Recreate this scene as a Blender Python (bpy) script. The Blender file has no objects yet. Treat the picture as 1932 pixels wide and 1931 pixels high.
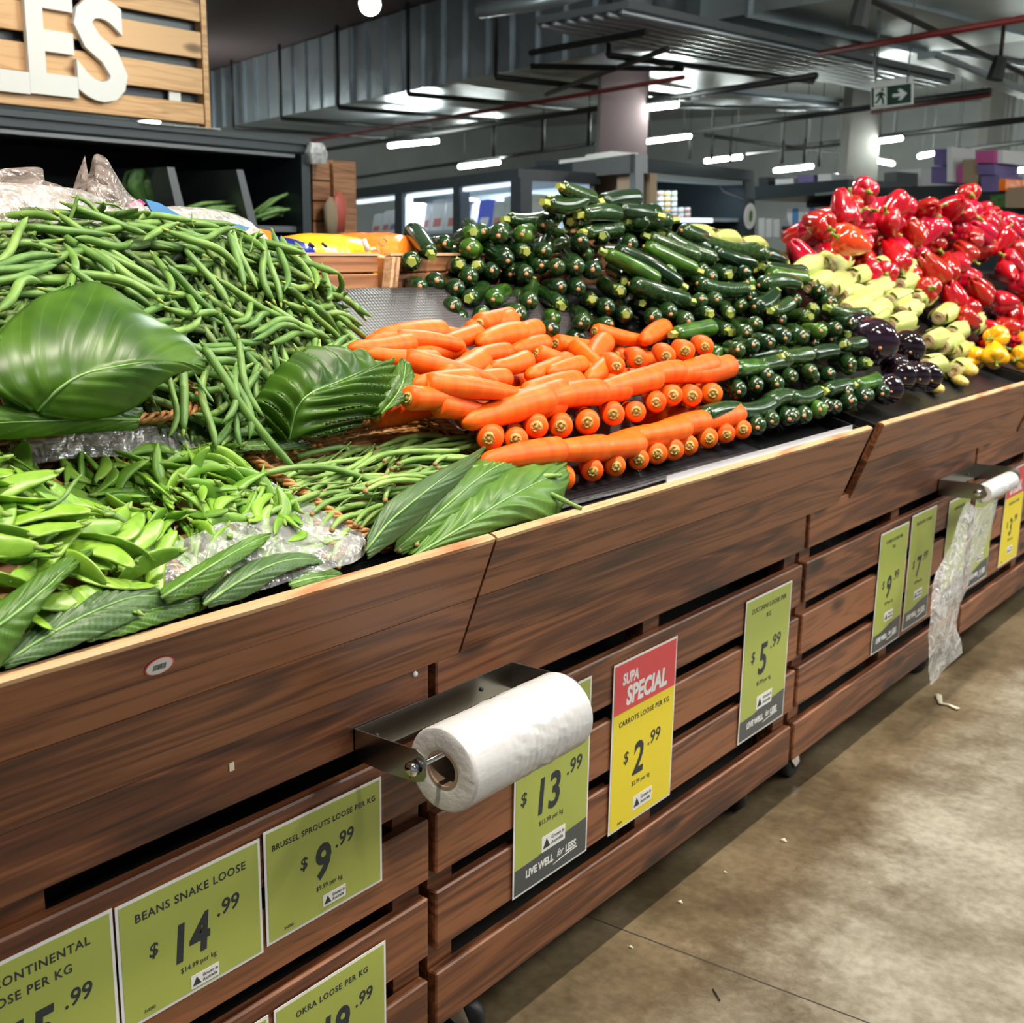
import bpy, bmesh, math, random
import numpy as np
from mathutils import Vector, Matrix, Quaternion, noise as mnoise
random.seed(7); RNG = np.random.default_rng(7)
SC = bpy.context.scene; COL = SC.collection
R_ = math.radians; PI = math.pi

# ------------------------------------------------------------------ camera
# world: y runs along the produce island, x=0 is the face of its slats (aisle is +x), z up
IW, IH = 1932.0, 1931.0
FPX = 2207.066
CAM = Vector((1.187, 0.0, 1.45))
RM = Matrix(((0.78313848, -0.15198375, -0.60298844), (0.62165595, 0.1672889, 0.76521782), (0.0154274, 0.97412287, -0.22549197)))  # columns: right, up, forward
cd = bpy.data.cameras.new('camera'); cam = bpy.data.objects.new('camera', cd); COL.objects.link(cam)
r_, u_, f_ = RM.col[0], RM.col[1], RM.col[2]
cam.matrix_world = Matrix(((r_[0], u_[0], -f_[0], CAM[0]), (r_[1], u_[1], -f_[1], CAM[1]), (r_[2], u_[2], -f_[2], CAM[2]), (0, 0, 0, 1)))
cd.sensor_width = 36; cd.sensor_fit = 'HORIZONTAL'; cd.lens = FPX / IW * 36
cd.clip_start = .05; cd.clip_end = 200
cd.dof.use_dof = True; cd.dof.focus_distance = 1.75; cd.dof.aperture_fstop = 8.5
SC.camera = cam

# ------------------------------------------------------------------ world, lights, exposure
w = bpy.data.worlds.new('world'); SC.world = w; w.use_nodes = True
w.node_tree.nodes['Background'].inputs[0].default_value = (.80, .90, 1.0, 1)
w.node_tree.nodes['Background'].inputs[1].default_value = .30
SC.view_settings.view_transform = 'Standard'; SC.view_settings.look = 'None'
SC.view_settings.exposure = -0.06; SC.view_settings.gamma = 1.0
try: SC.view_settings.use_curve_mapping = False
except Exception: pass
SC.cycles.use_denoising = True; SC.cycles.use_adaptive_sampling = True; SC.cycles.adaptive_threshold = .05
SC.cycles.max_bounces = 4; SC.cycles.diffuse_bounces = 2; SC.cycles.glossy_bounces = 2; SC.cycles.transmission_bounces = 2; SC.cycles.transparent_max_bounces = 12
SC.cycles.caustics_reflective = False; SC.cycles.caustics_refractive = False
SC.cycles.sample_clamp_indirect = 4

def light(name, kind, loc, energy, color=(1, 1, 1), size=.1, target=None, size_y=None, spot=None, blend=.4):
    l = bpy.data.lights.new(name, kind); l.energy = energy; l.color = color
    o = bpy.data.objects.new(name, l); COL.objects.link(o); o.location = loc
    if kind == 'AREA':
        l.size = size
        if size_y: l.shape = 'RECTANGLE'; l.size_y = size_y
    elif kind in ('SPOT', 'POINT'): l.shadow_soft_size = size
    if spot: l.spot_size = R_(spot); l.spot_blend = blend
    if target is not None: o.rotation_euler = (Vector(target) - Vector(loc)).to_track_quat('-Z', 'Y').to_euler()
    return o
WARM = (1.0, .90, .76)
for i, (y, e) in enumerate(((.2, 270), (1.0, 270), (1.9, 290), (2.9, 290), (4.0, 310), (5.2, 310), (6.6, 300))):
    light('track_and_fill_spot', 'SPOT', (.42, y, 3.2), e * .50, WARM, .035, (-.22, y + .1, 1.0), spot=95, blend=.6)
for (x, y, e) in ((2.6, 1.0, 230), (2.6, 4.0, 330), (2.6, 7.5, 330)):
    light('aisle_ceiling_light', 'AREA', (x, y, 3.5), e * .26, (1, .96, .9), .3, (x - .6, y, 0), size_y=1.2)
light('track_and_fill_spot', 'SPOT', (-1.6, 2.1, 3.3), 110, WARM, .05, (-3.4, 2.3, 2.15), spot=60, blend=.7)  # unseen spot added to brighten the wooden sign and its letters

# ------------------------------------------------------------------ pixel helpers (turn a sight line into a world point)
def ray(px, py): return RM @ Vector((px - IW / 2, -(py - IH / 2), FPX))
def hx(px, py, x): d = ray(px, py); return CAM + d * ((x - CAM.x) / d.x)
def hy(px, py, y): d = ray(px, py); return CAM + d * ((y - CAM.y) / d.y)
def hz(px, py, z): d = ray(px, py); return CAM + d * ((z - CAM.z) / d.z)
def hd(px, py, dep): return CAM + ray(px, py) * (dep / FPX)
class VPlane:
    def __init__(s, p, u):
        s.p = Vector(p); s.u = Vector((u[0], u[1], 0)).normalized(); s.n = Vector((s.u.y, -s.u.x, 0))
        if s.n.dot(CAM - s.p) < 0: s.n = -s.n
    def hit(s, px, py): d = ray(px, py); return CAM + d * ((s.p - CAM).dot(s.n) / d.dot(s.n))

# ------------------------------------------------------------------ materials
MATS = {}
def _m(name):
    m = bpy.data.materials.new(name); m.use_nodes = True; MATS[name] = m
    nt = m.node_tree; return m, nt, nt.nodes['Principled BSDF']
def N(nt, t, **k):
    n = nt.nodes.new(t)
    for a, b in k.items(): setattr(n, a, b)
    return n
def ramp(nt, stops):
    r = N(nt, 'ShaderNodeValToRGB'); e = r.color_ramp.elements
    while len(e) < len(stops): e.new(.5)
    for i, (p, c) in enumerate(stops): e[i].position = p; e[i].color = (*c, 1)
    return r
def mat(name, c, rough=.5, metal=0, c2=None, scale=20, stretch=(1, 1, 1), bump=0, bscale=None, spec=.5, coat=0, trans=0, sss=0, detail=3, lo=.35, hi=.65, emit=None, vary=0, alpha=1, island=0):
    m, nt, b = _m(name); L = nt.links
    b.inputs['Base Color'].default_value = (*c, 1); b.inputs['Roughness'].default_value = rough; b.inputs['Metallic'].default_value = metal
    b.inputs['Specular IOR Level'].default_value = spec; b.inputs['Coat Weight'].default_value = coat; b.inputs['Coat Roughness'].default_value = .08
    b.inputs['Alpha'].default_value = alpha
    if sss: b.inputs['Subsurface Weight'].default_value = sss; b.inputs['Subsurface Scale'].default_value = .004
    tc = N(nt, 'ShaderNodeTexCoord'); mp = N(nt, 'ShaderNodeMapping'); mp.inputs['Scale'].default_value = stretch
    L.new(tc.outputs['Object'], mp.inputs['Vector'])
    if c2:
        nz = N(nt, 'ShaderNodeTexNoise'); nz.inputs['Scale'].default_value = scale; nz.inputs['Detail'].default_value = detail
        L.new(mp.outputs[0], nz.inputs['Vector'])
        rp = ramp(nt, [(lo, c), (hi, c2)]); L.new(nz.outputs[0], rp.inputs[0]); out = rp.outputs[0]
    else:
        rgb = N(nt, 'ShaderNodeRGB'); rgb.outputs[0].default_value = (*c, 1); out = rgb.outputs[0]
    if vary or island:
        oi = N(nt, 'ShaderNodeObjectInfo'); hs = N(nt, 'ShaderNodeHueSaturation'); src = oi.outputs['Random']
        if island: gi = N(nt, 'ShaderNodeNewGeometry'); src = gi.outputs['Random Per Island']
        vv = vary or island
        mr = N(nt, 'ShaderNodeMapRange'); mr.inputs[3].default_value = 1 - vv; mr.inputs[4].default_value = 1 + vv
        L.new(src, mr.inputs[0]); L.new(mr.outputs[0], hs.inputs['Value']); L.new(out, hs.inputs['Color'])
        mr2 = N(nt, 'ShaderNodeMapRange'); mr2.inputs[3].default_value = .5 + vv * .06; mr2.inputs[4].default_value = .5 - vv * .06
        L.new(src, mr2.inputs[0]); L.new(mr2.outputs[0], hs.inputs['Hue']); out = hs.outputs[0]
    L.new(out, b.inputs['Base Color'])
    if bump:
        bn = N(nt, 'ShaderNodeTexNoise'); bn.inputs['Scale'].default_value = bscale or scale; bn.inputs['Detail'].default_value = 3
        L.new(mp.outputs[0], bn.inputs['Vector']); bp = N(nt, 'ShaderNodeBump'); bp.inputs['Strength'].default_value = bump; bp.inputs['Distance'].default_value = .004
        L.new(bn.outputs[0], bp.inputs['Height']); L.new(bp.outputs[0], b.inputs['Normal'])
    if emit: b.inputs['Emission Color'].default_value = (*c, 1); b.inputs['Emission Strength'].default_value = emit
    return m

def wood(name, dark, mid, light_, axis=1, ringscale=55, rough=.45, bump=.25):
    m, nt, b = _m(name); L = nt.links
    tc = N(nt, 'ShaderNodeTexCoord'); gi = N(nt, 'ShaderNodeNewGeometry')
    off = N(nt, 'ShaderNodeVectorMath', operation='SCALE'); cmb = N(nt, 'ShaderNodeCombineXYZ')
    for i in range(3): L.new(gi.outputs['Random Per Island'], cmb.inputs[i])
    off.inputs['Scale'].default_value = 37.0; L.new(cmb.outputs[0], off.inputs[0])
    add = N(nt, 'ShaderNodeVectorMath', operation='ADD'); L.new(tc.outputs['Object'], add.inputs[0]); L.new(off.outputs[0], add.inputs[1])
    st = [1, 1, 1]; st[axis] = .085
    mp = N(nt, 'ShaderNodeMapping'); mp.inputs['Scale'].default_value = st; L.new(add.outputs[0], mp.inputs['Vector'])
    n1 = N(nt, 'ShaderNodeTexNoise'); n1.inputs['Scale'].default_value = 11; n1.inputs['Detail'].default_value = 2.5; n1.inputs['Distortion'].default_value = .4
    L.new(mp.outputs[0], n1.inputs['Vector'])
    mul = N(nt, 'ShaderNodeMath', operation='MULTIPLY'); mul.inputs[1].default_value = ringscale; L.new(n1.outputs[0], mul.inputs[0])
    sn = N(nt, 'ShaderNodeMath', operation='SINE'); L.new(mul.outputs[0], sn.inputs[0])
    st2 = [1, 1, 1]; st2[axis] = .03
    mp2 = N(nt, 'ShaderNodeMapping'); mp2.inputs['Scale'].default_value = st2; L.new(add.outputs[0], mp2.inputs['Vector'])
    n2 = N(nt, 'ShaderNodeTexNoise'); n2.inputs['Scale'].default_value = 160; n2.inputs['Detail'].default_value = 4; L.new(mp2.outputs[0], n2.inputs['Vector'])
    n3 = N(nt, 'ShaderNodeTexNoise'); n3.inputs['Scale'].default_value = 4.5; n3.inputs['Detail'].default_value = 3; L.new(mp.outputs[0], n3.inputs['Vector'])
    mx = N(nt, 'ShaderNodeMath', operation='MULTIPLY_ADD'); mx.inputs[1].default_value = .10; mx.inputs[2].default_value = .0; L.new(sn.outputs[0], mx.inputs[0])
    a1 = N(nt, 'ShaderNodeMath', operation='ADD'); L.new(mx.outputs[0], a1.inputs[0]); L.new(n3.outputs[0], a1.inputs[1])
    m2 = N(nt, 'ShaderNodeMath', operation='MULTIPLY_ADD'); m2.inputs[1].default_value = .5; L.new(n2.outputs[0], m2.inputs[0]); L.new(a1.outputs[0], m2.inputs[2])
    mi = N(nt, 'ShaderNodeMath', operation='MULTIPLY_ADD'); mi.inputs[1].default_value = .22; L.new(gi.outputs['Random Per Island'], mi.inputs[0]); L.new(m2.outputs[0], mi.inputs[2])
    rp = ramp(nt, [(.55, dark), (.80, mid), (1.08, light_)]); rp.color_ramp.elements[2].position = 1.0
    L.new(mi.outputs[0], rp.inputs[0]); L.new(rp.outputs[0], b.inputs['Base Color'])
    # knots
    vo = N(nt, 'ShaderNodeTexVoronoi'); vo.inputs['Scale'].default_value = 7.5; st3 = [1, 1, 1]; st3[axis] = .38
    mp3 = N(nt, 'ShaderNodeMapping'); mp3.inputs['Scale'].default_value = st3; L.new(add.outputs[0], mp3.inputs['Vector']); L.new(mp3.outputs[0], vo.inputs['Vector'])
    kr = ramp(nt, [(.0, (1, 1, 1)), (.10, (.85, .85, .85)), (.2, (0, 0, 0))]); L.new(vo.outputs['Distance'], kr.inputs[0])
    mk = N(nt, 'ShaderNodeMixRGB'); mk.inputs[2].default_value = (*[v * .45 for v in dark], 1); L.new(kr.outputs[0], mk.inputs[0]); L.new(rp.outputs[0], mk.inputs[1])
    L.new(mk.outputs[0], b.inputs['Base Color'])
    b.inputs['Roughness'].default_value = rough
    bp = N(nt, 'ShaderNodeBump'); bp.inputs['Strength'].default_value = bump; bp.inputs['Distance'].default_value = .003
    L.new(m2.outputs[0], bp.inputs['Height']); L.new(bp.outputs[0], b.inputs['Normal'])
    return m

wood('dark_stained_wood', (.022, .0068, .0035), (.108, .034, .0125), (.235, .086, .033))
wood('worn_edge_wood', (.12, .035, .010), (.34, .13, .042), (.50, .31, .16), rough=.6)
wood('pine_wood', (.38, .19, .08), (.62, .34, .15), (.75, .45, .22), rough=.6, bump=.1)
wood('crate_wood', (.11, .04, .018), (.28, .115, .05), (.42, .2, .095))
wood('crate_edge_wood', (.4, .22, .11), (.62, .37, .21), (.75, .5, .3))
mat('black_plastic', (.010, .010, .011), .35)
mat('black_rail', (.02, .014, .016), .3)
mat('steel', (.42, .42, .41), .22, 1, bump=.03, bscale=90, stretch=(1, .1, 1))
mat('chrome', (.75, .75, .75), .08, 1)
mat('pale_rail', (.62, .63, .66), .3, .3)
mat('rubber', (.012, .012, .013), .5)
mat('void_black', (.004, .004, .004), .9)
mat('sign_white', (.72, .72, .72), .45)
mat('sign_green', (.34, .39, .075), .42)
mat('sign_yellow', (.72, .58, .02), .4)
mat('sign_red', (.62, .055, .065), .4)
mat('sign_grey', (.055, .062, .065), .4)
mat('ink', (.018, .024, .028), .6)
mat('roll_plastic', (.55, .55, .56), .28, bump=.5, bscale=38, stretch=(1, .35, 1), sss=.15, spec=.6)
mat('roll_end_plastic', (.74, .72, .70), .3, bump=.4, bscale=60)
mat('cardboard', (.36, .25, .17), .8)
mat('carrot_skin', (.82, .095, .002), .45, c2=(.88, .14, .006), scale=30, stretch=(1.6, .3, .3), bump=.2, bscale=55, vary=.07, spec=.3)
mat('carrot_crown', (.40, .22, .045), .7, c2=(.68, .46, .13), scale=300, vary=.2)
mat('carrot_stem', (.42, .36, .10), .7, c2=(.2, .22, .05), scale=400)
mat('zucchini_skin', (.006, .022, .006), .2, c2=(.022, .065, .013), scale=150, vary=.45, coat=.3, detail=5)
mat('zucchini_light_skin', (.02, .07, .008), .2, c2=(.06, .16, .015), scale=70, stretch=(.3, 1, 1), vary=.3, coat=.3, detail=5)
mat('zucchini_scar', (.62, .30, .13), .7, vary=.25)
mat('zucchini_stem', (.22, .33, .05), .5, c2=(.42, .45, .10), scale=60, vary=.2)
mat('corn_husk', (.33, .42, .08), .5, c2=(.55, .53, .19), scale=26, stretch=(.12, 1, 1), bump=.5, bscale=60, vary=.08, sss=.1)
mat('corn_cut', (.60, .52, .28), .7, c2=(.45, .27, .12), scale=60)
mat('corn_kernels', (.85, .55, .05), .35, c2=(.9, .75, .3), scale=120, bump=.5)
mat('eggplant_skin', (.012, .0035, .010), .12, vary=.5, coat=.6)
mat('eggplant_calyx', (.05, .07, .02), .5)
mat('capsicum_red', (.40, .002, .010), .16, c2=(.48, .003, .010), scale=10, vary=.14, coat=.7, sss=.04)
mat('capsicum_orange', (.9, .06, .008), .15, coat=.6)
mat('capsicum_yellow', (.95, .52, .005), .15, c2=(.98, .42, .004), scale=14, coat=.6)
mat('capsicum_stem', (.10, .20, .02), .5, c2=(.3, .36, .05), scale=80)
mat('bean_skin', (.080, .185, .03), .48, c2=(.16, .30, .062), scale=26, vary=.22, bump=.12, bscale=90)
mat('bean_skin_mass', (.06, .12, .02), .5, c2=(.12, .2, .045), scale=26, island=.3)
mat('bean_tip', (.22, .30, .05), .6, vary=.3)
mat('pod_skin', (.14, .32, .022), .38, c2=(.22, .41, .05), scale=22, vary=.16, sss=.12)
mat('snow_pod_skin', (.17, .36, .025), .34, c2=(.27, .47, .06), scale=30, vary=.14, sss=.15, bump=.2, bscale=70)
mat('pod_mass', (.08, .2, .015), .5, c2=(.14, .3, .03), scale=40, island=.3)
mat('pod_calyx', (.24, .36, .08), .6)
mat('snake_skin', (.13, .26, .045), .5, c2=(.25, .40, .10), scale=35, vary=.15, bump=.25, bscale=140, stretch=(.4, 1, 1))
mat('snake_tip', (.34, .20, .08), .7)
mat('wicker', (.34, .15, .035), .5, c2=(.55, .28, .09), scale=60, island=.25)
mat('ceiling_paint', (.42, .44, .44), .8, c2=(.50, .52, .51), scale=.8)
mat('column_paint', (.13, .122, .112), .7, c2=(.16, .152, .14), scale=1.5)
mat('pink_column_paint', (.15, .105, .11), .7)
mat('pipe_black', (.015, .015, .016), .5)
mat('pipe_red', (.16, .012, .01), .5)
mat('dark_steel', (.028, .034, .04), .4)
mat('grey_steel', (.16, .17, .18), .4, .4)
mat('fridge_frame', (.03, .042, .05), .35)
mat('fridge_dark', (.006, .007, .008), .6)
mat('fridge_shelf', (.35, .40, .42), .3, .4)
mat('letter_white', (.78, .77, .74), .5)
mat('exit_green', (.01, .045, .028), .5)
mat('exit_white', (.75, .75, .73), .5)
mat('tin_white', (.36, .40, .41), .4, c2=(.27, .31, .27), scale=14)
mat('box_purple', (.10, .07, .22), .6, c2=(.16, .12, .30), scale=4)
mat('box_pink', (.45, .07, .25), .6)
mat('box_white', (.62, .62, .64), .6)
mat('box_brown', (.32, .23, .15), .8)
mat('box_blue', (.08, .25, .55), .5)
mat('pack_red', (.5, .1, .07), .5)
mat('pack_blue', (.03, .06, .6), .4)
mat('bag_yellow', (.90, .42, .01), .22, c2=(.95, .5, .02), scale=8, bump=.6, bscale=30)
mat('bag_orange', (.92, .16, .01), .2, c2=(.95, .28, .03), scale=9, bump=.6, bscale=30)
mat('bag_navy', (.008, .014, .22), .2, bump=.6, bscale=30)
mat('bag_orange_print', (.95, .25, .02), .25)
mat('leafy_green', (.03, .10, .02), .5, c2=(.07, .18, .03), scale=40)
mat('celery_green', (.16, .34, .08), .45, c2=(.3, .48, .16), scale=60)
mat('sticker_white', (.6, .58, .56), .5)
mat('scrap', (.6, .55, .42), .7)
mat('tube_on', (.90, 1.0, .93), .5, emit=165)
mat('bulb_on', (1, .97, .92), .5, emit=12)
mat('lit_strip', (.72, .86, 1.0), .5, emit=1.6)

def galvanised(name, base, stripe):
    m, nt, b = _m(name); L = nt.links
    b.inputs['Metallic'].default_value = .85; b.inputs['Roughness'].default_value = .34
    tc = N(nt, 'ShaderNodeTexCoord'); v = N(nt, 'ShaderNodeTexVoronoi'); v.inputs['Scale'].default_value = 2.6; L.new(tc.outputs['Object'], v.inputs['Vector'])
    rp = ramp(nt, [(0, tuple(c * .75 for c in base)), (1, base)]); L.new(v.outputs['Color'], rp.inputs[0]); L.new(rp.outputs[0], b.inputs['Base Color'])
    n = N(nt, 'ShaderNodeTexNoise'); n.inputs['Scale'].default_value = 1.4; L.new(tc.outputs['Object'], n.inputs['Vector'])
    bp = N(nt, 'ShaderNodeBump'); bp.inputs['Strength'].default_value = .35; bp.inputs['Distance'].default_value = .06; L.new(n.outputs[0], bp.inputs['Height']); L.new(bp.outputs[0], b.inputs['Normal'])
galvanised('duct_metal', (.52, .57, .62), 0)
galvanised('foil_duct', (.62, .68, .68), 0)

def weave(name):       # ribbed black mat
    m, nt, b = _m(name); L = nt.links
    b.inputs['Base Color'].default_value = (.022, .020, .022, 1); b.inputs['Roughness'].default_value = .42
    tc = N(nt, 'ShaderNodeTexCoord'); v = N(nt, 'ShaderNodeTexVoronoi'); v.inputs['Scale'].default_value = 115; v.inputs['Randomness'].default_value = 0; mp = N(nt, 'ShaderNodeMapping'); mp.inputs['Rotation'].default_value = (0, R_(-36), 0); mp.inputs['Location'].default_value = (0, 0, .5 / 115); L.new(tc.outputs['Object'], mp.inputs['Vector']); L.new(mp.outputs[0], v.inputs['Vector'])
    rp = ramp(nt, [(.2, (.012, .011, .012)), (.7, (.075, .068, .075))]); L.new(v.outputs['Distance'], rp.inputs[0]); L.new(rp.outputs[0], b.inputs['Base Color'])
    bp = N(nt, 'ShaderNodeBump'); bp.inputs['Strength'].default_value = .8; bp.inputs['Distance'].default_value = .003; L.new(v.outputs['Distance'], bp.inputs['Height']); L.new(bp.outputs[0], b.inputs['Normal'])
weave('ribbed_mat')

def leafmat(name, a, c, vein, back, rough=.35):
    m, nt, b = _m(name); L = nt.links
    uv = N(nt, 'ShaderNodeUVMap'); sp = N(nt, 'ShaderNodeSeparateXYZ'); L.new(uv.outputs[0], sp.inputs[0])
    au = N(nt, 'ShaderNodeMath', operation='SUBTRACT'); au.inputs[1].default_value = .5; L.new(sp.outputs[0], au.inputs[0])
    ab = N(nt, 'ShaderNodeMath', operation='ABSOLUTE'); L.new(au.outputs[0], ab.inputs[0])
    ma = N(nt, 'ShaderNodeMath', operation='MULTIPLY_ADD'); ma.inputs[1].default_value = -.55; L.new(ab.outputs[0], ma.inputs[0]); L.new(sp.outputs[1], ma.inputs[2])
    mf = N(nt, 'ShaderNodeMath', operation='MULTIPLY'); mf.inputs[1].default_value = 13; L.new(ma.outputs[0], mf.inputs[0])
    fr = N(nt, 'ShaderNodeMath', operation='FRACT'); L.new(mf.outputs[0], fr.inputs[0])
    pp = N(nt, 'ShaderNodeMath', operation='PINGPONG'); pp.inputs[1].default_value = .5; L.new(fr.outputs[0], pp.inputs[0])
    r1 = ramp(nt, [(0, (1, 1, 1)), (.05, (0, 0, 0))]); L.new(pp.outputs[0], r1.inputs[0])
    r2 = ramp(nt, [(0, (1, 1, 1)), (.012, (0, 0, 0))]); L.new(ab.outputs[0], r2.inputs[0])
    mxv = N(nt, 'ShaderNodeMath', operation='MAXIMUM'); L.new(r1.outputs[0], mxv.inputs[0]); L.new(r2.outputs[0], mxv.inputs[1])
    ml = N(nt, 'ShaderNodeMath', operation='MULTIPLY'); ml.inputs[1].default_value = .45; L.new(mxv.outputs[0], ml.inputs[0])
    nz = N(nt, 'ShaderNodeTexNoise'); nz.inputs['Scale'].default_value = 14; tc = N(nt, 'ShaderNodeTexCoord'); L.new(tc.outputs['Object'], nz.inputs['Vector'])
    rp = ramp(nt, [(.35, a), (.65, c)]); L.new(nz.outputs[0], rp.inputs[0])
    mx = N(nt, 'ShaderNodeMixRGB'); L.new(ml.outputs[0], mx.inputs[0]); L.new(rp.outputs[0], mx.inputs[1]); mx.inputs[2].default_value = (*vein, 1)
    g = N(nt, 'ShaderNodeNewGeometry'); mb = N(nt, 'ShaderNodeMixRGB'); L.new(g.outputs['Backfacing'], mb.inputs[0]); L.new(mx.outputs[0], mb.inputs[1]); mb.inputs[2].default_value = (*back, 1)
    L.new(mb.outputs[0], b.inputs['Base Color']); b.inputs['Roughness'].default_value = rough
    bp = N(nt, 'ShaderNodeBump'); bp.inputs['Strength'].default_value = .3; bp.inputs['Distance'].default_value = .002; L.new(pp.outputs[0], bp.inputs['Height']); L.new(bp.outputs[0], b.inputs['Normal'])
    tr = N(nt, 'ShaderNodeBsdfTranslucent'); tr.inputs['Color'].default_value = (.22, .42, .02, 1)
    ms = N(nt, 'ShaderNodeMixShader'); ms.inputs[0].default_value = .28
    L.new(b.outputs[0], ms.inputs[1]); L.new(tr.outputs[0], ms.inputs[2]); L.new(ms.outputs[0], nt.nodes['Material Output'].inputs['Surface'])
leafmat('broad_leaf', (.030, .095, .008), (.08, .19, .012), (.12, .24, .04), (.035, .075, .035))
leafmat('pale_leaf', (.075, .155, .05), (.11, .205, .07), (.15, .26, .10), (.09, .17, .07))
leafmat('blade_leaf', (.085, .20, .025), (.13, .28, .04), (.17, .32, .08), (.12, .20, .10))

def film(name, tint=(.93, .95, .95), body=.3):
    m, nt, b = _m(name); L = nt.links
    b.inputs['Base Color'].default_value = (*tint, 1); b.inputs['Roughness'].default_value = .16; b.inputs['Specular IOR Level'].default_value = 1.0
    nz = N(nt, 'ShaderNodeTexNoise'); nz.inputs['Scale'].default_value = 26; nz.inputs['Detail'].default_value = 3; nz.inputs['Distortion'].default_value = 1.6
    tc = N(nt, 'ShaderNodeTexCoord'); L.new(tc.outputs['Object'], nz.inputs['Vector'])
    bp = N(nt, 'ShaderNodeBump'); bp.inputs['Strength'].default_value = 1; bp.inputs['Distance'].default_value = .012; L.new(nz.outputs[0], bp.inputs['Height']); L.new(bp.outputs[0], b.inputs['Normal'])
    t = N(nt, 'ShaderNodeBsdfTransparent'); ms = N(nt, 'ShaderNodeMixShader')
    rp = ramp(nt, [(.3, (body * .5,) * 3), (.7, (min(1, body * 1.5),) * 3)]); L.new(nz.outputs[0], rp.inputs[0]); L.new(rp.outputs[0], ms.inputs[0])
    L.new(t.outputs[0], ms.inputs[1]); L.new(b.outputs[0], ms.inputs[2]); 
    gl = N(nt, 'ShaderNodeBsdfGlossy'); gl.inputs['Roughness'].default_value = .12; L.new(bp.outputs[0], gl.inputs['Normal'])
    ms2 = N(nt, 'ShaderNodeMixShader'); ms2.inputs[0].default_value = .10; L.new(ms.outputs[0], ms2.inputs[1]); L.new(gl.outputs[0], ms2.inputs[2])
    L.new(ms2.outputs[0], nt.nodes['Material Output'].inputs['Surface'])
film('clear_film', body=.24); film('bag_film', (.78, .77, .76), body=.6); film('pinkish_film', (.55, .45, .41), body=.42)
m, nt, b = _m('fridge_glass'); t = N(nt, 'ShaderNodeBsdfTransparent'); ms = N(nt, 'ShaderNodeMixShader'); ms.inputs[0].default_value = .08
b.inputs['Base Color'].default_value = (.5, .6, .65, 1); b.inputs['Roughness'].default_value = .1
nt.links.new(t.outputs[0], ms.inputs[1]); nt.links.new(b.outputs[0], ms.inputs[2]); nt.links.new(ms.outputs[0], nt.nodes['Material Output'].inputs['Surface'])

def floor_mat():
    m, nt, b = _m('concrete_floor'); L = nt.links
    tc = N(nt, 'ShaderNodeTexCoord')
    n1 = N(nt, 'ShaderNodeTexNoise'); n1.inputs['Scale'].default_value = 2.0; n1.inputs['Detail'].default_value = 12; n1.inputs['Roughness'].default_value = .72; L.new(tc.outputs['Object'], n1.inputs['Vector'])
    rp = ramp(nt, [(.32, (.085, .062, .035)), (.47, (.22, .195, .148)), (.60, (.36, .335, .275))]); L.new(n1.outputs[0], rp.inputs[0])
    n2 = N(nt, 'ShaderNodeTexNoise'); n2.inputs['Scale'].default_value = 45; n2.inputs['Detail'].default_value = 6; L.new(tc.outputs['Object'], n2.inputs['Vector'])
    mx = N(nt, 'ShaderNodeMixRGB', blend_type='MULTIPLY'); mx.inputs[0].default_value = .6; L.new(rp.outputs[0], mx.inputs[1])
    r2 = ramp(nt, [(.35, (.62, .6, .56)), (.6, (1, 1, 1))]); L.new(n2.outputs[0], r2.inputs[0]); L.new(r2.outputs[0], mx.inputs[2])
    # brown tint along the island, fading out with x
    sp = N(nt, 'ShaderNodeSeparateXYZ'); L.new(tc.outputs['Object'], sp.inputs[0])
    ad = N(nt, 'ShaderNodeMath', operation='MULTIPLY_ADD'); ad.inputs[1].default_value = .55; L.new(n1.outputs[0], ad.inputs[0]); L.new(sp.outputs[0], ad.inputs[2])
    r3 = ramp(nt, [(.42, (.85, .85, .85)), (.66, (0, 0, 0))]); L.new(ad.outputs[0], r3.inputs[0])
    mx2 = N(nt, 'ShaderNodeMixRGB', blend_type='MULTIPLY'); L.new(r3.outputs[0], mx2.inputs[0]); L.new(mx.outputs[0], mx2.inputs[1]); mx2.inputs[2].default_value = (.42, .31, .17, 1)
    # saw-cut joints
    prev = mx2.outputs[0]
    for k, (y0, sl) in enumerate(((1.937, .075), (5.2, .075), (8.6, .075))):
        yy = N(nt, 'ShaderNodeMath', operation='MULTIPLY_ADD'); yy.inputs[1].default_value = -sl; L.new(sp.outputs[0], yy.inputs[0]); L.new(sp.outputs[1], yy.inputs[2])
        sb = N(nt, 'ShaderNodeMath', operation='SUBTRACT'); sb.inputs[1].default_value = y0; L.new(yy.outputs[0], sb.inputs[0])
        ab = N(nt, 'ShaderNodeMath', operation='ABSOLUTE'); L.new(sb.outputs[0], ab.inputs[0])
        lt = N(nt, 'ShaderNodeMath', operation='LESS_THAN'); lt.inputs[1].default_value = .0022; L.new(ab.outputs[0], lt.inputs[0])
        mj = N(nt, 'ShaderNodeMixRGB'); L.new(lt.outputs[0], mj.inputs[0]); L.new(prev, mj.inputs[1]); mj.inputs[2].default_value = (.03, .028, .024, 1); prev = mj.outputs[0]
    L.new(prev, b.inputs['Base Color'])
    b.inputs['Roughness'].default_value = .38
    bp = N(nt, 'ShaderNodeBump'); bp.inputs['Strength'].default_value = .15; bp.inputs['Distance'].default_value = .003; L.new(n2.outputs[0], bp.inputs['Height']); L.new(bp.outputs[0], b.inputs['Normal'])
floor_mat()

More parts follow.
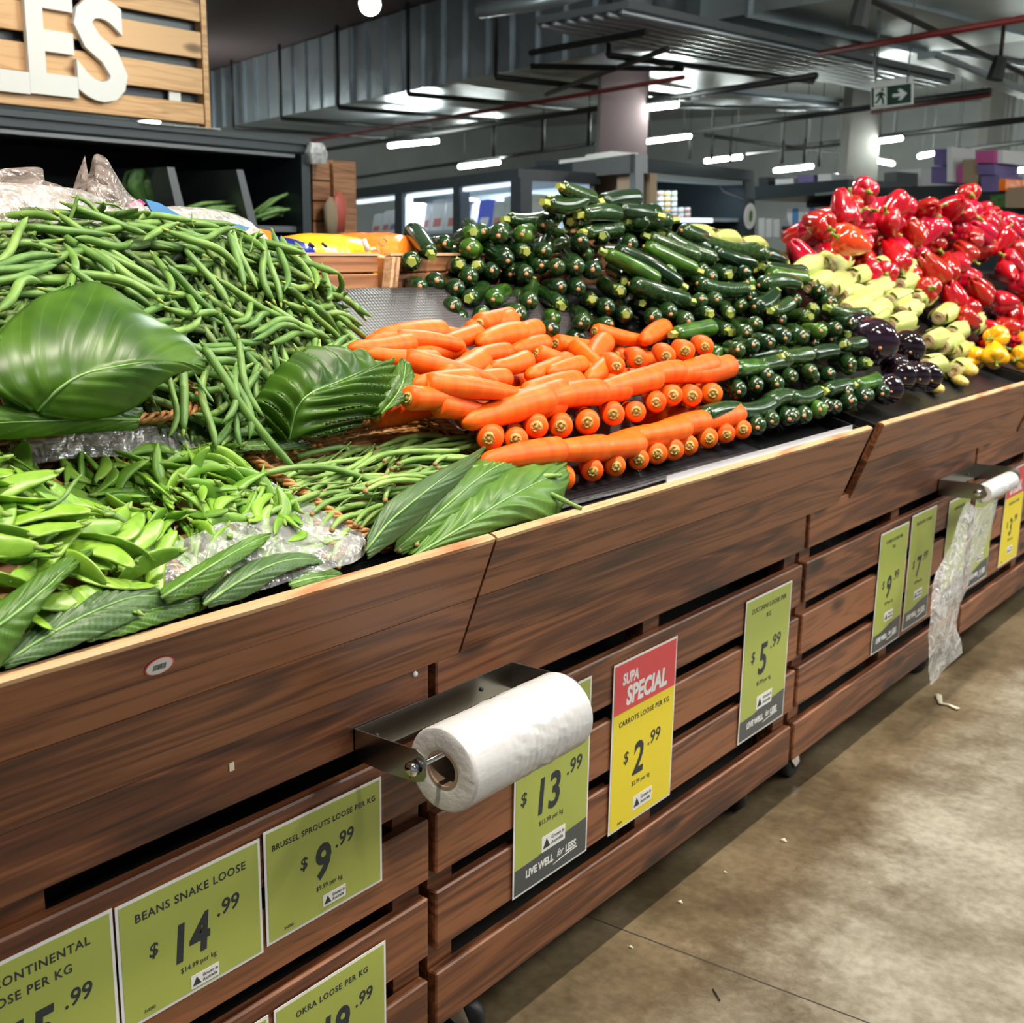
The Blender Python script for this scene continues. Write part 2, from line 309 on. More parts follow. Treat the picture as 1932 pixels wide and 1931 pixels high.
# ------------------------------------------------------------------ mesh builder
class MB:
    def __init__(s): s.v = []; s.f = []; s.mi = []; s.sm = []; s.uv = {}
    def add(s, vs, fs, mi=0, smooth=False):
        o = len(s.v); s.v += [tuple(v) for v in vs]; s.f += [tuple(i + o for i in f) for f in fs]
        s.mi += [mi] * len(fs); s.sm += [smooth] * len(fs); return o
    def box(s, lo, hi, mi=0, bev=0, M=None):
        x0, y0, z0 = lo; x1, y1, z1 = hi
        if bev > 0:
            b = min(bev, (x1 - x0) * .45, (y1 - y0) * .45, (z1 - z0) * .45)
            vs = []; idx = {}
            for ix, X in enumerate((x0, x1)):
                for iy, Y in enumerate((y0, y1)):
                    for iz, Z in enumerate((z0, z1)):
                        sx, sy, sz = (b if ix == 0 else -b), (b if iy == 0 else -b), (b if iz == 0 else -b)
                        for a, p in enumerate(((X, Y + sy, Z + sz), (X + sx, Y, Z + sz), (X + sx, Y + sy, Z))):
                            idx[(ix, iy, iz, a)] = len(vs); vs.append(p)
            fs = []
            for ix in (0, 1): q = [idx[(ix, a, c, 0)] for a, c in ((0, 0), (1, 0), (1, 1), (0, 1))]; fs.append(q if ix else q[::-1])
            for iy in (0, 1): q = [idx[(a, iy, c, 1)] for a, c in ((0, 0), (1, 0), (1, 1), (0, 1))]; fs.append(q[::-1] if iy else q)
            for iz in (0, 1): q = [idx[(a, c, iz, 2)] for a, c in ((0, 0), (1, 0), (1, 1), (0, 1))]; fs.append(q if iz else q[::-1])
            for a in (0, 1):
                for c in (0, 1):
                    fs.append([idx[(a, c, 0, 0)], idx[(a, c, 1, 0)], idx[(a, c, 1, 1)], idx[(a, c, 0, 1)]])
                    fs.append([idx[(a, 0, c, 0)], idx[(a, 1, c, 0)], idx[(a, 1, c, 2)], idx[(a, 0, c, 2)]])
                    fs.append([idx[(0, a, c, 1)], idx[(1, a, c, 1)], idx[(1, a, c, 2)], idx[(0, a, c, 2)]])
                    for d in (0, 1):
                        fs.append([idx[(a, c, d, 0)], idx[(a, c, d, 1)], idx[(a, c, d, 2)]])
        else:
            vs = [(x, y, z) for x in (x0, x1) for y in (y0, y1) for z in (z0, z1)]
            fs = [(0, 1, 3, 2), (4, 6, 7, 5), (0, 4, 5, 1), (2, 3, 7, 6), (0, 2, 6, 4), (1, 5, 7, 3)]
        if M is not None: vs = [M @ Vector(v) for v in vs]
        s.add(vs, fs, mi); return s
    def tube(s, pts, r, seg=8, mi=0, cap=True, smooth=True, sq=None):
        pts = [Vector(p) for p in pts]; n = len(pts)
        rs = r if isinstance(r, (list, tuple)) else [r] * n
        vs = []; t0 = (pts[1] - pts[0]).normalized()
        ref = Vector((0, 0, 1)) if abs(t0.z) < .9 else Vector((1, 0, 0))
        a = t0.cross(ref).normalized()
        for i, p in enumerate(pts):
            t = (pts[min(i + 1, n - 1)] - pts[max(i - 1, 0)]).normalized()
            a = (a - t * a.dot(t)).normalized(); b2 = t.cross(a)
            for k in range(seg):
                an = 2 * PI * k / seg; ca, sa = math.cos(an), math.sin(an)
                if sq: sa *= sq
                vs.append(p + (a * ca + b2 * sa) * rs[i])
        fs = [(i * seg + k, i * seg + (k + 1) % seg, (i + 1) * seg + (k + 1) % seg, (i + 1) * seg + k) for i in range(n - 1) for k in range(seg)]
        if cap: fs += [tuple(range(seg))[::-1], tuple((n - 1) * seg + k for k in range(seg))]
        s.add(vs, fs, mi, smooth); return s
    def prism(s, poly, a, b, mi=0):      # poly of points extruded by vector b-a
        poly = [Vector(p) for p in poly]; d = Vector(b) - Vector(a); n = len(poly)
        vs = poly + [p + d for p in poly]
        fs = [tuple(range(n))[::-1], tuple(range(n, 2 * n))] + [(i, (i + 1) % n, n + (i + 1) % n, n + i) for i in range(n)]
        s.add(vs, fs, mi); return s
    def grid(s, P, mi=0, smooth=True, uv=True, skip=None, flip=False):   # P[i][j]
        ni, nj = len(P), len(P[0]); vs = [P[i][j] for i in range(ni) for j in range(nj)]; fs = []
        for i in range(ni - 1):
            for j in range(nj - 1):
                if skip and skip(i, j): continue
                q = (i * nj + j, i * nj + j + 1, (i + 1) * nj + j + 1, (i + 1) * nj + j); fs.append(q[::-1] if flip else q)
        o = s.add(vs, fs, mi, smooth)
        if uv:
            for i in range(ni):
                for j in range(nj): s.uv[o + i * nj + j] = (j / (nj - 1), i / (ni - 1))
        return s
    def mesh(s, name, mats):
        me = bpy.data.meshes.new(name); me.from_pydata(s.v, [], s.f)
        for m in ([mats] if isinstance(mats, str) else mats): me.materials.append(MATS[m])
        me.polygons.foreach_set('material_index', s.mi); me.polygons.foreach_set('use_smooth', s.sm)
        if s.uv:
            ul = me.uv_layers.new(name='UVMap')
            for l in me.loops: ul.data[l.index].uv = s.uv.get(l.vertex_index, (0, 0))
        me.update()
        bm = bmesh.new(); bm.from_mesh(me); bmesh.ops.recalc_face_normals(bm, faces=bm.faces)
        if not s.uv: bm.to_mesh(me)
        bm.free(); return me
    def build(s, name, mats, parent=None):
        return link(name, s.mesh(name, mats), parent)
ORG = {}
def link(name, me, parent=None):
    o = bpy.data.objects.new(name, me); COL.objects.link(o)
    if parent is not None:
        og = ORG.get(parent.name, Vector((0, 0, 0)))
        if og.length > 0: me.transform(Matrix.Translation(-og))
        o.parent = parent; ORG[o.name] = og
    return o
def settle(o):      # give a top-level mesh built in world space an origin at its base
    me = o.data; vs = np.array([v.co[:] for v in me.vertices]); c = Vector((*( (vs.min(0) + vs.max(0)) / 2)[:2], vs[:, 2].min()))
    me.transform(Matrix.Translation(-c)); o.location = c; ORG[o.name] = c
    return o
def tag(o, label, cat, group=None, kind=None):
    o['label'] = label; o['category'] = cat
    if group: o['group'] = group
    elif 'group' in o: del o['group']
    if kind: o['kind'] = kind
    return o
def thing(name, label, cat, loc=(0, 0, 0), group=None):
    o = bpy.data.objects.new(name, None); COL.objects.link(o); o.location = loc; o.empty_display_size = .1; ORG[o.name] = Vector(loc)
    return tag(o, label, cat, group)
def struct(name, mb, mats, label=None, cat=None):
    o = mb.build(name, mats); settle(o); o['kind'] = 'structure'
    if label: o['label'] = label; o['category'] = cat
    return o
def copy_tree(o, parent=None, name=None):
    c = o.copy(); COL.objects.link(c); c.parent = parent
    for ch in o.children: copy_tree(ch, c)
    return c
def solid(o, t, off=0):
    m = o.modifiers.new('solid', 'SOLIDIFY'); m.thickness = t; m.offset = off; return o
def cr(pts, n):      # Catmull-Rom through points -> n samples
    P = np.array([list(p) for p in pts], float); k = len(P)
    if k == 2: return [P[0] + (P[1] - P[0]) * i / (n - 1) for i in range(n)]
    E = np.vstack([2 * P[0] - P[1], P, 2 * P[-1] - P[-2]]); out = []
    for i in range(n):
        t = i / (n - 1) * (k - 1); j = min(int(t), k - 2); f = t - j; p0, p1, p2, p3 = E[j:j + 4]
        out.append(.5 * ((2 * p1) + (-p0 + p2) * f + (2 * p0 - 5 * p1 + 4 * p2 - p3) * f * f + (-p0 + 3 * p1 - 3 * p2 + p3) * f ** 3))
    return out
def loft(rows, ni, nj):   # rows of world points -> ni x nj grid
    rr = [cr(r, nj) for r in rows]
    cols = [cr([rr[i][j] for i in range(len(rr))], ni) for j in range(nj)]
    return [[Vector(cols[j][i]) for j in range(nj)] for i in range(ni)]
def text_mesh(body, size, bold=0, shear=0, align='CENTER', extrude=.0003, space=1.0):
    c = bpy.data.curves.new('t', 'FONT'); c.body = body; c.size = size; c.offset = bold; c.shear = shear; c.align_x = align; c.extrude = extrude; c.resolution_u = 3
    c.space_character = space
    o = bpy.data.objects.new('t', c); COL.objects.link(o); bpy.context.view_layer.update()
    me = bpy.data.meshes.new_from_object(o.evaluated_get(bpy.context.evaluated_depsgraph_get())); bpy.data.objects.remove(o); bpy.data.curves.remove(c)
    return me
def add_text(mb, body, size, M, mi=0, sx=1.0, **k):
    me = text_mesh(body, size, **k); M2 = M @ Matrix.Diagonal((sx, 1, 1, 1))
    mb.add([M2 @ v.co for v in me.vertices], [tuple(p.vertices) for p in me.polygons], mi); bpy.data.meshes.remove(me)

# ================================================================== STRUCTURE: floor, ceiling, walls
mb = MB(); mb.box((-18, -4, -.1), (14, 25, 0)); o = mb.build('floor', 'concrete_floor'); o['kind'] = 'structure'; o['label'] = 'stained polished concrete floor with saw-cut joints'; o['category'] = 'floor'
mb = MB(); mb.box((-18, -4, 4.3), (14, 25, 4.4)); struct('ceiling', mb, 'ceiling_paint', 'grey painted concrete ceiling slab above the ducts', 'ceiling')
mb = MB(); mb.box((-18, 25, 0), (14, 25.2, 4.3)); struct('wall_back', mb, 'ceiling_paint')
mb = MB(); mb.box((-18.2, -4, 0), (-18, 25, 4.3)); struct('wall_left', mb, 'ceiling_paint')

# ================================================================== DISPLAY BINS
SLATS = [(.700, .800), (.556, .663), (.413, .523), (.270, .380), (.118, .225)]
def bed(x):
    P = [(.06, .972), (-.02, .982), (-.15, 1.02), (-.58, 1.333), (-.66, 1.34)]
    for (a, za), (b, zb) in zip(P, P[1:]):
        if x <= a and x >= b: return za + (zb - za) * (a - x) / (a - b)
    return P[0][1] if x > .06 else P[-1][1]
def castor(parent, x, y, ang):
    c = Vector((x, y, 0)); M = Matrix.Translation(c) @ Matrix.Rotation(ang, 4, 'Z')
    b = MB()
    b.tube([M @ Vector((0, 0, .118)), M @ Vector((0, 0, .104))], .026, 16)
    b.tube([M @ Vector((0, 0, .106)), M @ Vector((0, 0, .088))], [.022, .026], 16)
    for s_ in (-1, 1):
        b.prism([M @ Vector(p) for p in ((-.026, s_ * .021, .098), (.02, s_ * .021, .098), (.040, s_ * .021, .045), (.020, s_ * .021, .036), (-.005, s_ * .021, .06))], M @ Vector((0, 0, 0)), M @ Vector((0, s_ * .003, 0)))
    b.prism([M @ Vector(p) for p in ((-.03, -.022, .098), (.034, -.022, .098), (.034, .022, .098), (-.03, .022, .098))], (0, 0, 0), (0, 0, .005))
    br = b.build('castor', 'chrome', parent)
    t = MB(); seg = 24; cx_ = .024
    prof = [(.012, -.016), (.034, -.016), (.040, -.011), (.041, 0), (.040, .011), (.034, .016), (.012, .016)]
    vs = [M @ Vector((cx_ + r * math.cos(2 * PI * k / seg), yy, .041 + r * math.sin(2 * PI * k / seg))) for k in range(seg) for r, yy in prof]; n = len(prof)
    t.add(vs, [(k * n + j, k * n + j + 1, ((k + 1) % seg) * n + j + 1, ((k + 1) % seg) * n + j) for k in range(seg) for j in range(n - 1)], 0, True)
    t.tube([M @ Vector((cx_, -.017, .041)), M @ Vector((cx_, .017, .041))], .014, 12)
    t.build('wheel', 'rubber', br)
bin_labels = ['display bin nearest the camera, holding the pea and bean baskets', 'display bin holding the carrots, dispenser of white bags on its corner',
              'display bin under the zucchini and corn with two narrow green price signs', 'farthest display bin, behind the hanging plastic bag']
def display_bin(k, y0, y1, f0, f1, lab):
    B = thing('display_bin', lab, 'display bin', (-.3, (y0 + y1) / 2, 0), 'slatted wooden display bins in a row')
    rnd = random.Random(k * 11)
    s = MB()
    for z0, z1 in SLATS[1:]: 
        s.box((-.022, y0 + .006, z0), (0, y1 - .006 + rnd.uniform(-.003, .002), z1), bev=.003)
    s.box((-.022, y0 + .006, .70), (0, y1 - .006, .805), bev=.003)
    s.build('slatted_front', 'dark_stained_wood', B)
    for yy in (y0 + .008, y1 - .070, (y0 + y1) / 2 - .03):
        p = MB(); p.box((-.065, yy, .13), (-.023, yy + .062, .8)); p.build('post', 'dark_stained_wood', B)
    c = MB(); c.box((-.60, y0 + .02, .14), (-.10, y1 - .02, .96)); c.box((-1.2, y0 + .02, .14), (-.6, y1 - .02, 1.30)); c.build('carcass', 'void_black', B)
    # flared panel: two boards from (0.0,.795) to (.075,1.0)
    n = Vector((.205, 0, -.075)).normalized(); d = Vector((.075, 0, .205)).normalized()
    base = Vector((.003, 0, .793)); L = .2186
    fl = MB()
    for a, b_ in ((0, L * .5 - .0008), (L * .5 + .0008, L - .004)):
        P = [base + d * a, base + d * b_, base + d * b_ - n * .019, base + d * a - n * .019]
        fl.prism([Vector((p.x, f0, p.z)) for p in P], (0, 0, 0), (0, f1 - f0, 0))
    fl.build('flared_panel', 'dark_stained_wood', B)
    e = MB(); ns = 60; rows = []
    for i in range(ns + 1):
        y = f0 + (f1 - f0) * i / ns; j = .0018 * mnoise.noise((y * 14, k, 0)) + .0015 * mnoise.noise((y * 60, k, 3))
        P = [base + d * (L - .0045 + j) , base + d * (L + .001 + j * .6), base + d * (L + .0025) - n * .006, base + d * (L + .001) - n * .016, base + d * (L - .004) - n * .019]
        P[0] = P[0] + n * .0006
        rows.append([Vector((p.x, y, p.z)) for p in P])
    e.grid(rows, smooth=False, uv=False); 
    e.add(rows[0], [(0, 1, 2, 3, 4)]); e.add(rows[-1], [(4, 3, 2, 1, 0)])
    e.build('top_edge', 'worn_edge_wood', B)
    # tray
    t = MB(); xs = [.058, -.02, -.15, -.25, -.36, -.47, -.58, -.66]
    t.grid([[Vector((x, y, bed(x))) for y in (f0 + .004, f1 - .004)] for x in xs], smooth=False, uv=False)
    t.grid([[Vector((x, y, bed(x) - .03)) for y in (f0 + .004, f1 - .004)] for x in xs], smooth=False, uv=False)
    t.build('tray', 'black_plastic', B)
    r = MB(); r.box((.030, f0 + .01, .972), (.056, f1 - .01, .9905), bev=.002); r.build('inner_rail', 'black_rail', B)
    for yy in (f0 + .006, f1 - .010):
        q = MB(); prof = [(.052, .93), (.052, .996), (.03, 1.003), (-.05, 1.022), (-.18, 1.055), (-.56, 1.36), (-.56, 1.28), (-.1, .93)]
        q.prism([Vector((x, yy, z)) for x, z in prof], (0, 0, 0), (0, .005, 0)); q.build('side_plate', 'black_plastic', B)
    for yy, a in ((y0 + .13, -.5 + k), (y1 - .125, 2.3 + k * .6)): castor(B, -.075, yy, a)
    for yy, a in ((y0 + .13, .5), (y1 - .13, 1.5)): castor(B, -1.05, yy, a)
    return B
BINS = []
for k, (y0, y1, f0, f1) in enumerate(((-.08, 1.306, -.14, 1.366), (1.312, 2.706, 1.372, 2.886), (2.716, 4.045, 2.963, 4.46), (4.055, 5.45, 4.50, 6.1))):
    BINS.append(display_bin(k, y0, y1, f0, f1, bin_labels[k]))
BINS.append(display_bin(4, 5.46, 6.85, 6.13, 7.6, 'last display bin past the right edge of the photo, under the far red capsicums'))
# pale price rail of the carrot bin, silver strip along the back of the lip
mb = MB(); mb.box((.0325, 1.95, .990), (.055, 2.86, .9935)); mb.box((.0325, 1.95, .9935), (.0345, 2.86, 1.006))
tag(settle(mb.build('price_rail', 'pale_rail')), 'pale metal strip along the lip in front of the carrots', 'rail')
# ribbed mat under and behind the carrots
P = [[Vector((x, y, bed(x) + .004 + .004 * mnoise.noise((x * 6, y * 5, 1)) + (.010 * math.exp(-((x + .60) / .03) ** 2)))) for y in np.linspace(1.39, 2.45, 24)] for x in (-.005, -.03, -.09, -.15, -.22, -.29, -.36, -.43, -.50, -.54, -.57, -.59)]
mb = MB(); mb.grid(P, smooth=True, uv=False); o = mb.build('ribbed_mat', 'ribbed_mat'); settle(o); solid(o, .003)
tag(o, 'black dimpled rubber mat under and behind the carrots', 'mat')

# crates on the ridge behind the slope
def crate(y0, y1, x1, z0, z1, lab, depth=.38):
    C_ = thing('wooden_crate', lab, 'crate', (x1 - depth / 2, (y0 + y1) / 2, z0), 'wooden crates on the ridge of the island')
    b = MB(); h = (z1 - z0)
    b.box((x1 - .016, y0, z0), (x1, y1, z0 + h * .48), bev=.002); b.box((x1 - .016, y0, z0 + h * .52), (x1, y1, z1 - .004), bev=.002)
    b.box((x1 - depth, y0, z0), (x1 - depth + .016, y1, z1 - .004)); b.build('side_board', 'crate_wood', C_)
    for yy in (y0, y1 - .016):
        e = MB(); e.box((x1 - depth + .017, yy, z0), (x1 - .017, yy + .016, z1 - .01)); e.build('end_board', 'crate_wood', C_)
    t = MB(); t.box((x1 - .020, y0 - .001, z1 - .004), (x1 + .002, y1 + .001, z1 + .002)); t.build('top_edge', 'crate_edge_wood', C_)
    f = MB(); f.box((x1 - depth + .017, y0 + .017, z0), (x1 - .017, y1 - .017, z0 + .012)); f.build('base', 'crate_wood', C_)
    return C_
crate(.35, 1.868, -.668, 1.335, 1.418, 'reddish wooden crate behind the green bean heap')
crate(1.905, 3.30, -.668, 1.335, 1.418, 'reddish wooden crate behind the left end of the zucchini pile')
crate(3.33, 4.9, -.69, 1.335, 1.40, 'wooden crate behind the red capsicum heap')
mb = MB()
for dy in (0, .016):
    mb.prism([Vector((-.664, 1.872 + dy, 1.335)), Vector((-.640, 1.872 + dy, 1.335)), Vector((-.640, 1.884 + dy, 1.412)), Vector((-.664, 1.884 + dy, 1.412))], (0, 0, 0), (0, .009, 0))
o = mb.build('corner_slat', 'crate_edge_wood'); settle(o); tag(o, 'pale raw wood slats standing where the two crates meet', 'slat')

# ================================================================== SIGNS on the slats
def TM(x, y, z, tilt=0): return Matrix.Translation((x, y, z)) @ Matrix.Rotation(tilt, 4, 'X') @ Matrix(((0, 0, 1, 0), (1, 0, 0, 0), (0, 1, 0, 0), (0, 0, 0, 1)))
def flatq(mb, M, x0, y0, x1, y1, z=0, mi=0, t=.0004): mb.box((x0, y0, z), (x1, y1, z + t), mi, M=M)
def origin_mark(S, M, cx, cy, wd):
    b = MB(); h = wd * .42
    flatq(b, M, cx - wd / 2, cy - h / 2, cx + wd / 2, cy + h / 2, .0014); b.build('origin_mark', 'sign_white', S)
    k = MB(); T = M @ Matrix.Translation((cx, cy, .0019))
    k.prism([T @ Vector(p) for p in ((-wd * .45, -h * .3, 0), (-wd * .15, -h * .3, 0), (-wd * .30, h * .32, 0))], (0, 0, 0), T.to_3x3() @ Vector((0, 0, .0003)))
    for i, tx in enumerate(('Grown in', 'Australia')):
        add_text(k, tx, h * .34, T @ Matrix.Translation((-wd * .10, h * (.08 - .36 * i), 0)), align='LEFT', bold=.0)
    k.build('origin_mark_lettering', 'ink', S)
def price_sign(y, z, wd, ht, lab, title, dollars, cents, unit, face='sign_green', special=False, footer=False, tilt=0, x=.003, tsize=.0135, ps=.074, py=.47, px=.44, foot_l=True):
    S = thing('price_sign', lab, 'sign', (x, y + wd / 2, z), 'price signs on the slats')
    M = TM(x, y, z, tilt)
    b = MB(); b.box((0, 0, 0), (wd, ht, .0008), M=M); b.build('board', 'sign_white', S)
    m_ = .0045; top = ht - m_; bot = m_
    rs = ht * .285 if special else 0; fs = .062 if footer else 0
    f = MB(); flatq(f, M, m_, bot, wd - m_, top, .0009); f.build('printed_face', face, S)
    if special:
        g = MB(); flatq(g, M, m_, top - rs, wd - m_, top, .0012); g.build('red_banner', 'sign_red', S)
        g = MB(); add_text(g, 'SUPA', .033, M @ Matrix.Translation((m_ + .028, top - .046, .0016)), align='LEFT', bold=.0012, shear=.12, sx=.75)
        add_text(g, 'SPECIAL', .054, M @ Matrix.Translation((wd / 2 + .004, top - .092, .0016)), bold=.0022, shear=.12, sx=.80); g.build('banner_lettering', 'sign_white', S)
    if footer:
        g = MB(); T = M @ Matrix.Translation((0, 0, .0012))
        g.prism([T @ Vector(p) for p in ((m_, bot, 0), (wd - m_, bot, 0), (wd - m_, bot + fs * 1.15, 0), (wd * .6, bot + fs * 1.05, 0), (wd * .3, bot + fs * .85, 0), (m_, bot + fs * .82, 0))], (0, 0, 0), T.to_3x3() @ Vector((0, 0, .0003)))
        g.build('grey_footer', 'sign_grey', S)
        g = MB(); T = M @ Matrix.Translation((wd / 2, bot + .024, .0016))
        add_text(g, 'LIVE WELL', .021, T @ Matrix.Translation((-.038, 0, 0)), bold=.0007, sx=.88)
        add_text(g, 'for', .021, T @ Matrix.Translation((.026, .002, 0)), shear=.5, sx=.8)
        add_text(g, 'LESS', .021, T @ Matrix.Translation((.062, 0, 0)), bold=.0007, sx=.88)
        g.tube([T @ Vector((.005, -.009, 0)), T @ Vector((.04, -.005, 0)), T @ Vector((.083, -.003, 0))], .0007, 5)
        g.build('footer_lettering', 'sign_white', S)
    k = MB(); T = M @ Matrix.Translation((0, 0, .0014))
    ytop = top - rs - (.030 if len(title) == 1 else .028)
    if not special and ht > .3: ytop = top - .034
    for i, tl in enumerate(title): add_text(k, tl, tsize * (1.0), T @ Matrix.Translation((wd * .5, ytop - i * tsize * 1.5, 0)), bold=.00025, space=1.12)
    if title: k.build('title_lettering', 'ink', S); k = MB()
    add_text(k, dollars, ps, T @ Matrix.Translation((wd * px, ht * py - ps * .42, 0)), bold=.0024, sx=.86, shear=.12)
    w2 = ps * .60 * len(dollars) * .5 * .86
    add_text(k, '$', ps * .36, T @ Matrix.Translation((wd * px - w2 - ps * .22, ht * py - ps * .05, 0)), bold=.0004, shear=.12)
    add_text(k, cents, ps * .42, T @ Matrix.Translation((wd * px + w2 + ps * .10, ht * py + ps * .06, 0)), bold=.0005, align='LEFT', shear=.12)
    if unit: add_text(k, unit, ps * .14, T @ Matrix.Translation((wd * (px + .06), ht * py - ps * .68, 0)))
    k.build('price_lettering', 'ink', S)
    if unit: origin_mark(S, M, wd * (px + .10), ht * py - ps * (1.12 if ht > .3 else .98), ps * (.76 if ht > .3 else .62))
    if foot_l and not footer:
        q = MB(); add_text(q, '2v2002', .006, T @ Matrix.Translation((.032, .012, 0)), align='LEFT'); q.build('code_lettering', 'ink', S)
    return S
ZL = .4615; ZH = .178
price_sign(.480, ZL, .236, ZH, 'green price sign headed FLAT CONTINENTAL, leftmost on the slats', ['FLAT CONTINENTAL', 'LOOSE PER KG'], '15', '.99', '$15.99 per kg', px=.50, py=.40, tsize=.0165)
price_sign(.7195, ZL - .002, .228, ZH, 'green price sign reading BEANS SNAKE LOOSE $14.99', ['BEANS SNAKE LOOSE'], '14', '.99', '$14.99 per kg', px=.46, py=.50, tsize=.0165)
price_sign(.954, ZL + .003, .232, ZH, 'green price sign reading BRUSSEL SPROUTS LOOSE PER KG $9.99', ['BRUSSEL SPROUTS LOOSE PER KG'], '9', '.99', '$9.99 per kg', px=.46, py=.53, tsize=.0122)
price_sign(.962, .178, .230, ZH, 'green price sign reading OKRA LOOSE PER KG, low on the slats', ['OKRA LOOSE PER KG'], '19', '.99', '$19.99 per kg', px=.5, py=.50, tsize=.0140)
price_sign(.720, .178, .232, ZH, 'green price sign at the bottom edge, left of the okra sign', ['CHILLIES LOOSE PER KG'], '14', '.99', '$14.99 per kg', px=.5, py=.50)
price_sign(1.521, .272, .236, .369, 'tall green price sign showing 13, half hidden by the white bag roll', [], '13', '.99', '$13.99 per kg', footer=True, ps=.098, py=.50, px=.42)
price_sign(1.834, .270, .243, .368, 'yellow and red sign reading SUPA SPECIAL carrots $2.99', ['CARROTS LOOSE PER KG'], '2', '.99', '$2.99 per kg', face='sign_yellow', special=True, ps=.098, py=.40, px=.42, tsize=.0155)
price_sign(2.390, .278, .243, .360, 'tall green price sign reading $5.99, right of the yellow one', ['ZUCCHINI LOOSE PER', 'KG'], '5', '.99', '$5.99 per kg', footer=True, ps=.108, py=.56, px=.42, tsize=.0165)
price_sign(3.215, .277, .222, .368, 'left of the two tall green signs showing 9', ['CORN LOOSE PER', 'KG'], '9', '.99', '$9.99 per kg', footer=True, ps=.09, py=.54, px=.42, tsize=.0145)
price_sign(3.462, .288, .215, .368, 'tall green sign showing 7, right of the 9 sign', ['EGGPLANT LOOSE'], '7', '.99', '$7.99 per kg', footer=True, ps=.09, py=.54, px=.42, tsize=.0145)
price_sign(3.800, .285, .22, .36, 'tall green sign seen behind the hanging plastic bag', ['CAPSICUM RED'], '5', '.99', '$5.99 per kg', footer=True, ps=.09, py=.54, tsize=.014)
price_sign(4.080, .285, .22, .36, 'tall green sign behind the far bag dispenser, right of its twin', ['CAPSICUM GREEN'], '4', '.99', '$4.99 per kg', footer=True, ps=.09, py=.54, tsize=.014)
price_sign(4.44, .285, .24, .37, 'yellow and red special sign at the right edge of the photo', ['EGGPLANT LOOSE'], '3', '.99', '$3.99 per kg', face='sign_yellow', special=True, ps=.09, py=.40, tsize=.014)

# small oval sticker on the flared panel
dS = Vector((.075, 0, .205)).normalized(); nS = Vector((.205, 0, -.075)).normalized()
c0 = Vector((.003, 0, .793)) + dS * .176 + nS * .0008; c0.y = .762
MS = Matrix(((0, dS.x, nS.x, c0.x), (1, dS.y, nS.y, c0.y), (0, dS.z, nS.z, c0.z), (0, 0, 0, 1)))
o = thing('fruit_sticker', 'small oval white sticker with pink rim on the nearest bin panel', 'sticker', c0)
for nm, a, mt, zz in (('rim', 1.0, 'sign_red', 0), ('face', .9, 'sticker_white', .0003)):
    mb = MB(); mb.prism([MS @ Vector((.0200 * a * math.cos(t) , .0125 * a * math.sin(t) , zz)) for t in np.linspace(0, 2 * PI, 28, endpoint=False)], (0, 0, 0), nS * .0003); mb.build(nm, mt, o)
mb = MB(); rr = random.Random(3); x = -.009
while x < .009:
    wd = rr.uniform(.0004, .0012); flatq(mb, MS, x, -.0045, x + wd, .0035, .0007, t=.0001); x += wd + rr.uniform(.0004, .001)
mb.build('bar_marks', 'ink', o)
o = MB(); o.box((0, .904, .752), (.0012, .912, .764)); o = settle(o.build('paper_scrap', 'scrap')); tag(o, 'tiny torn paper scrap stuck on the nearest bin board', 'scrap')
mb = MB(); mb.tube([(0, 1.2655, .786), (.004, 1.2655, .786)], [.0055, .004], 10); o = settle(mb.build('screw_cap', 'sign_white')); tag(o, 'small white screw cap on the board left of the bag dispenser', 'cap')

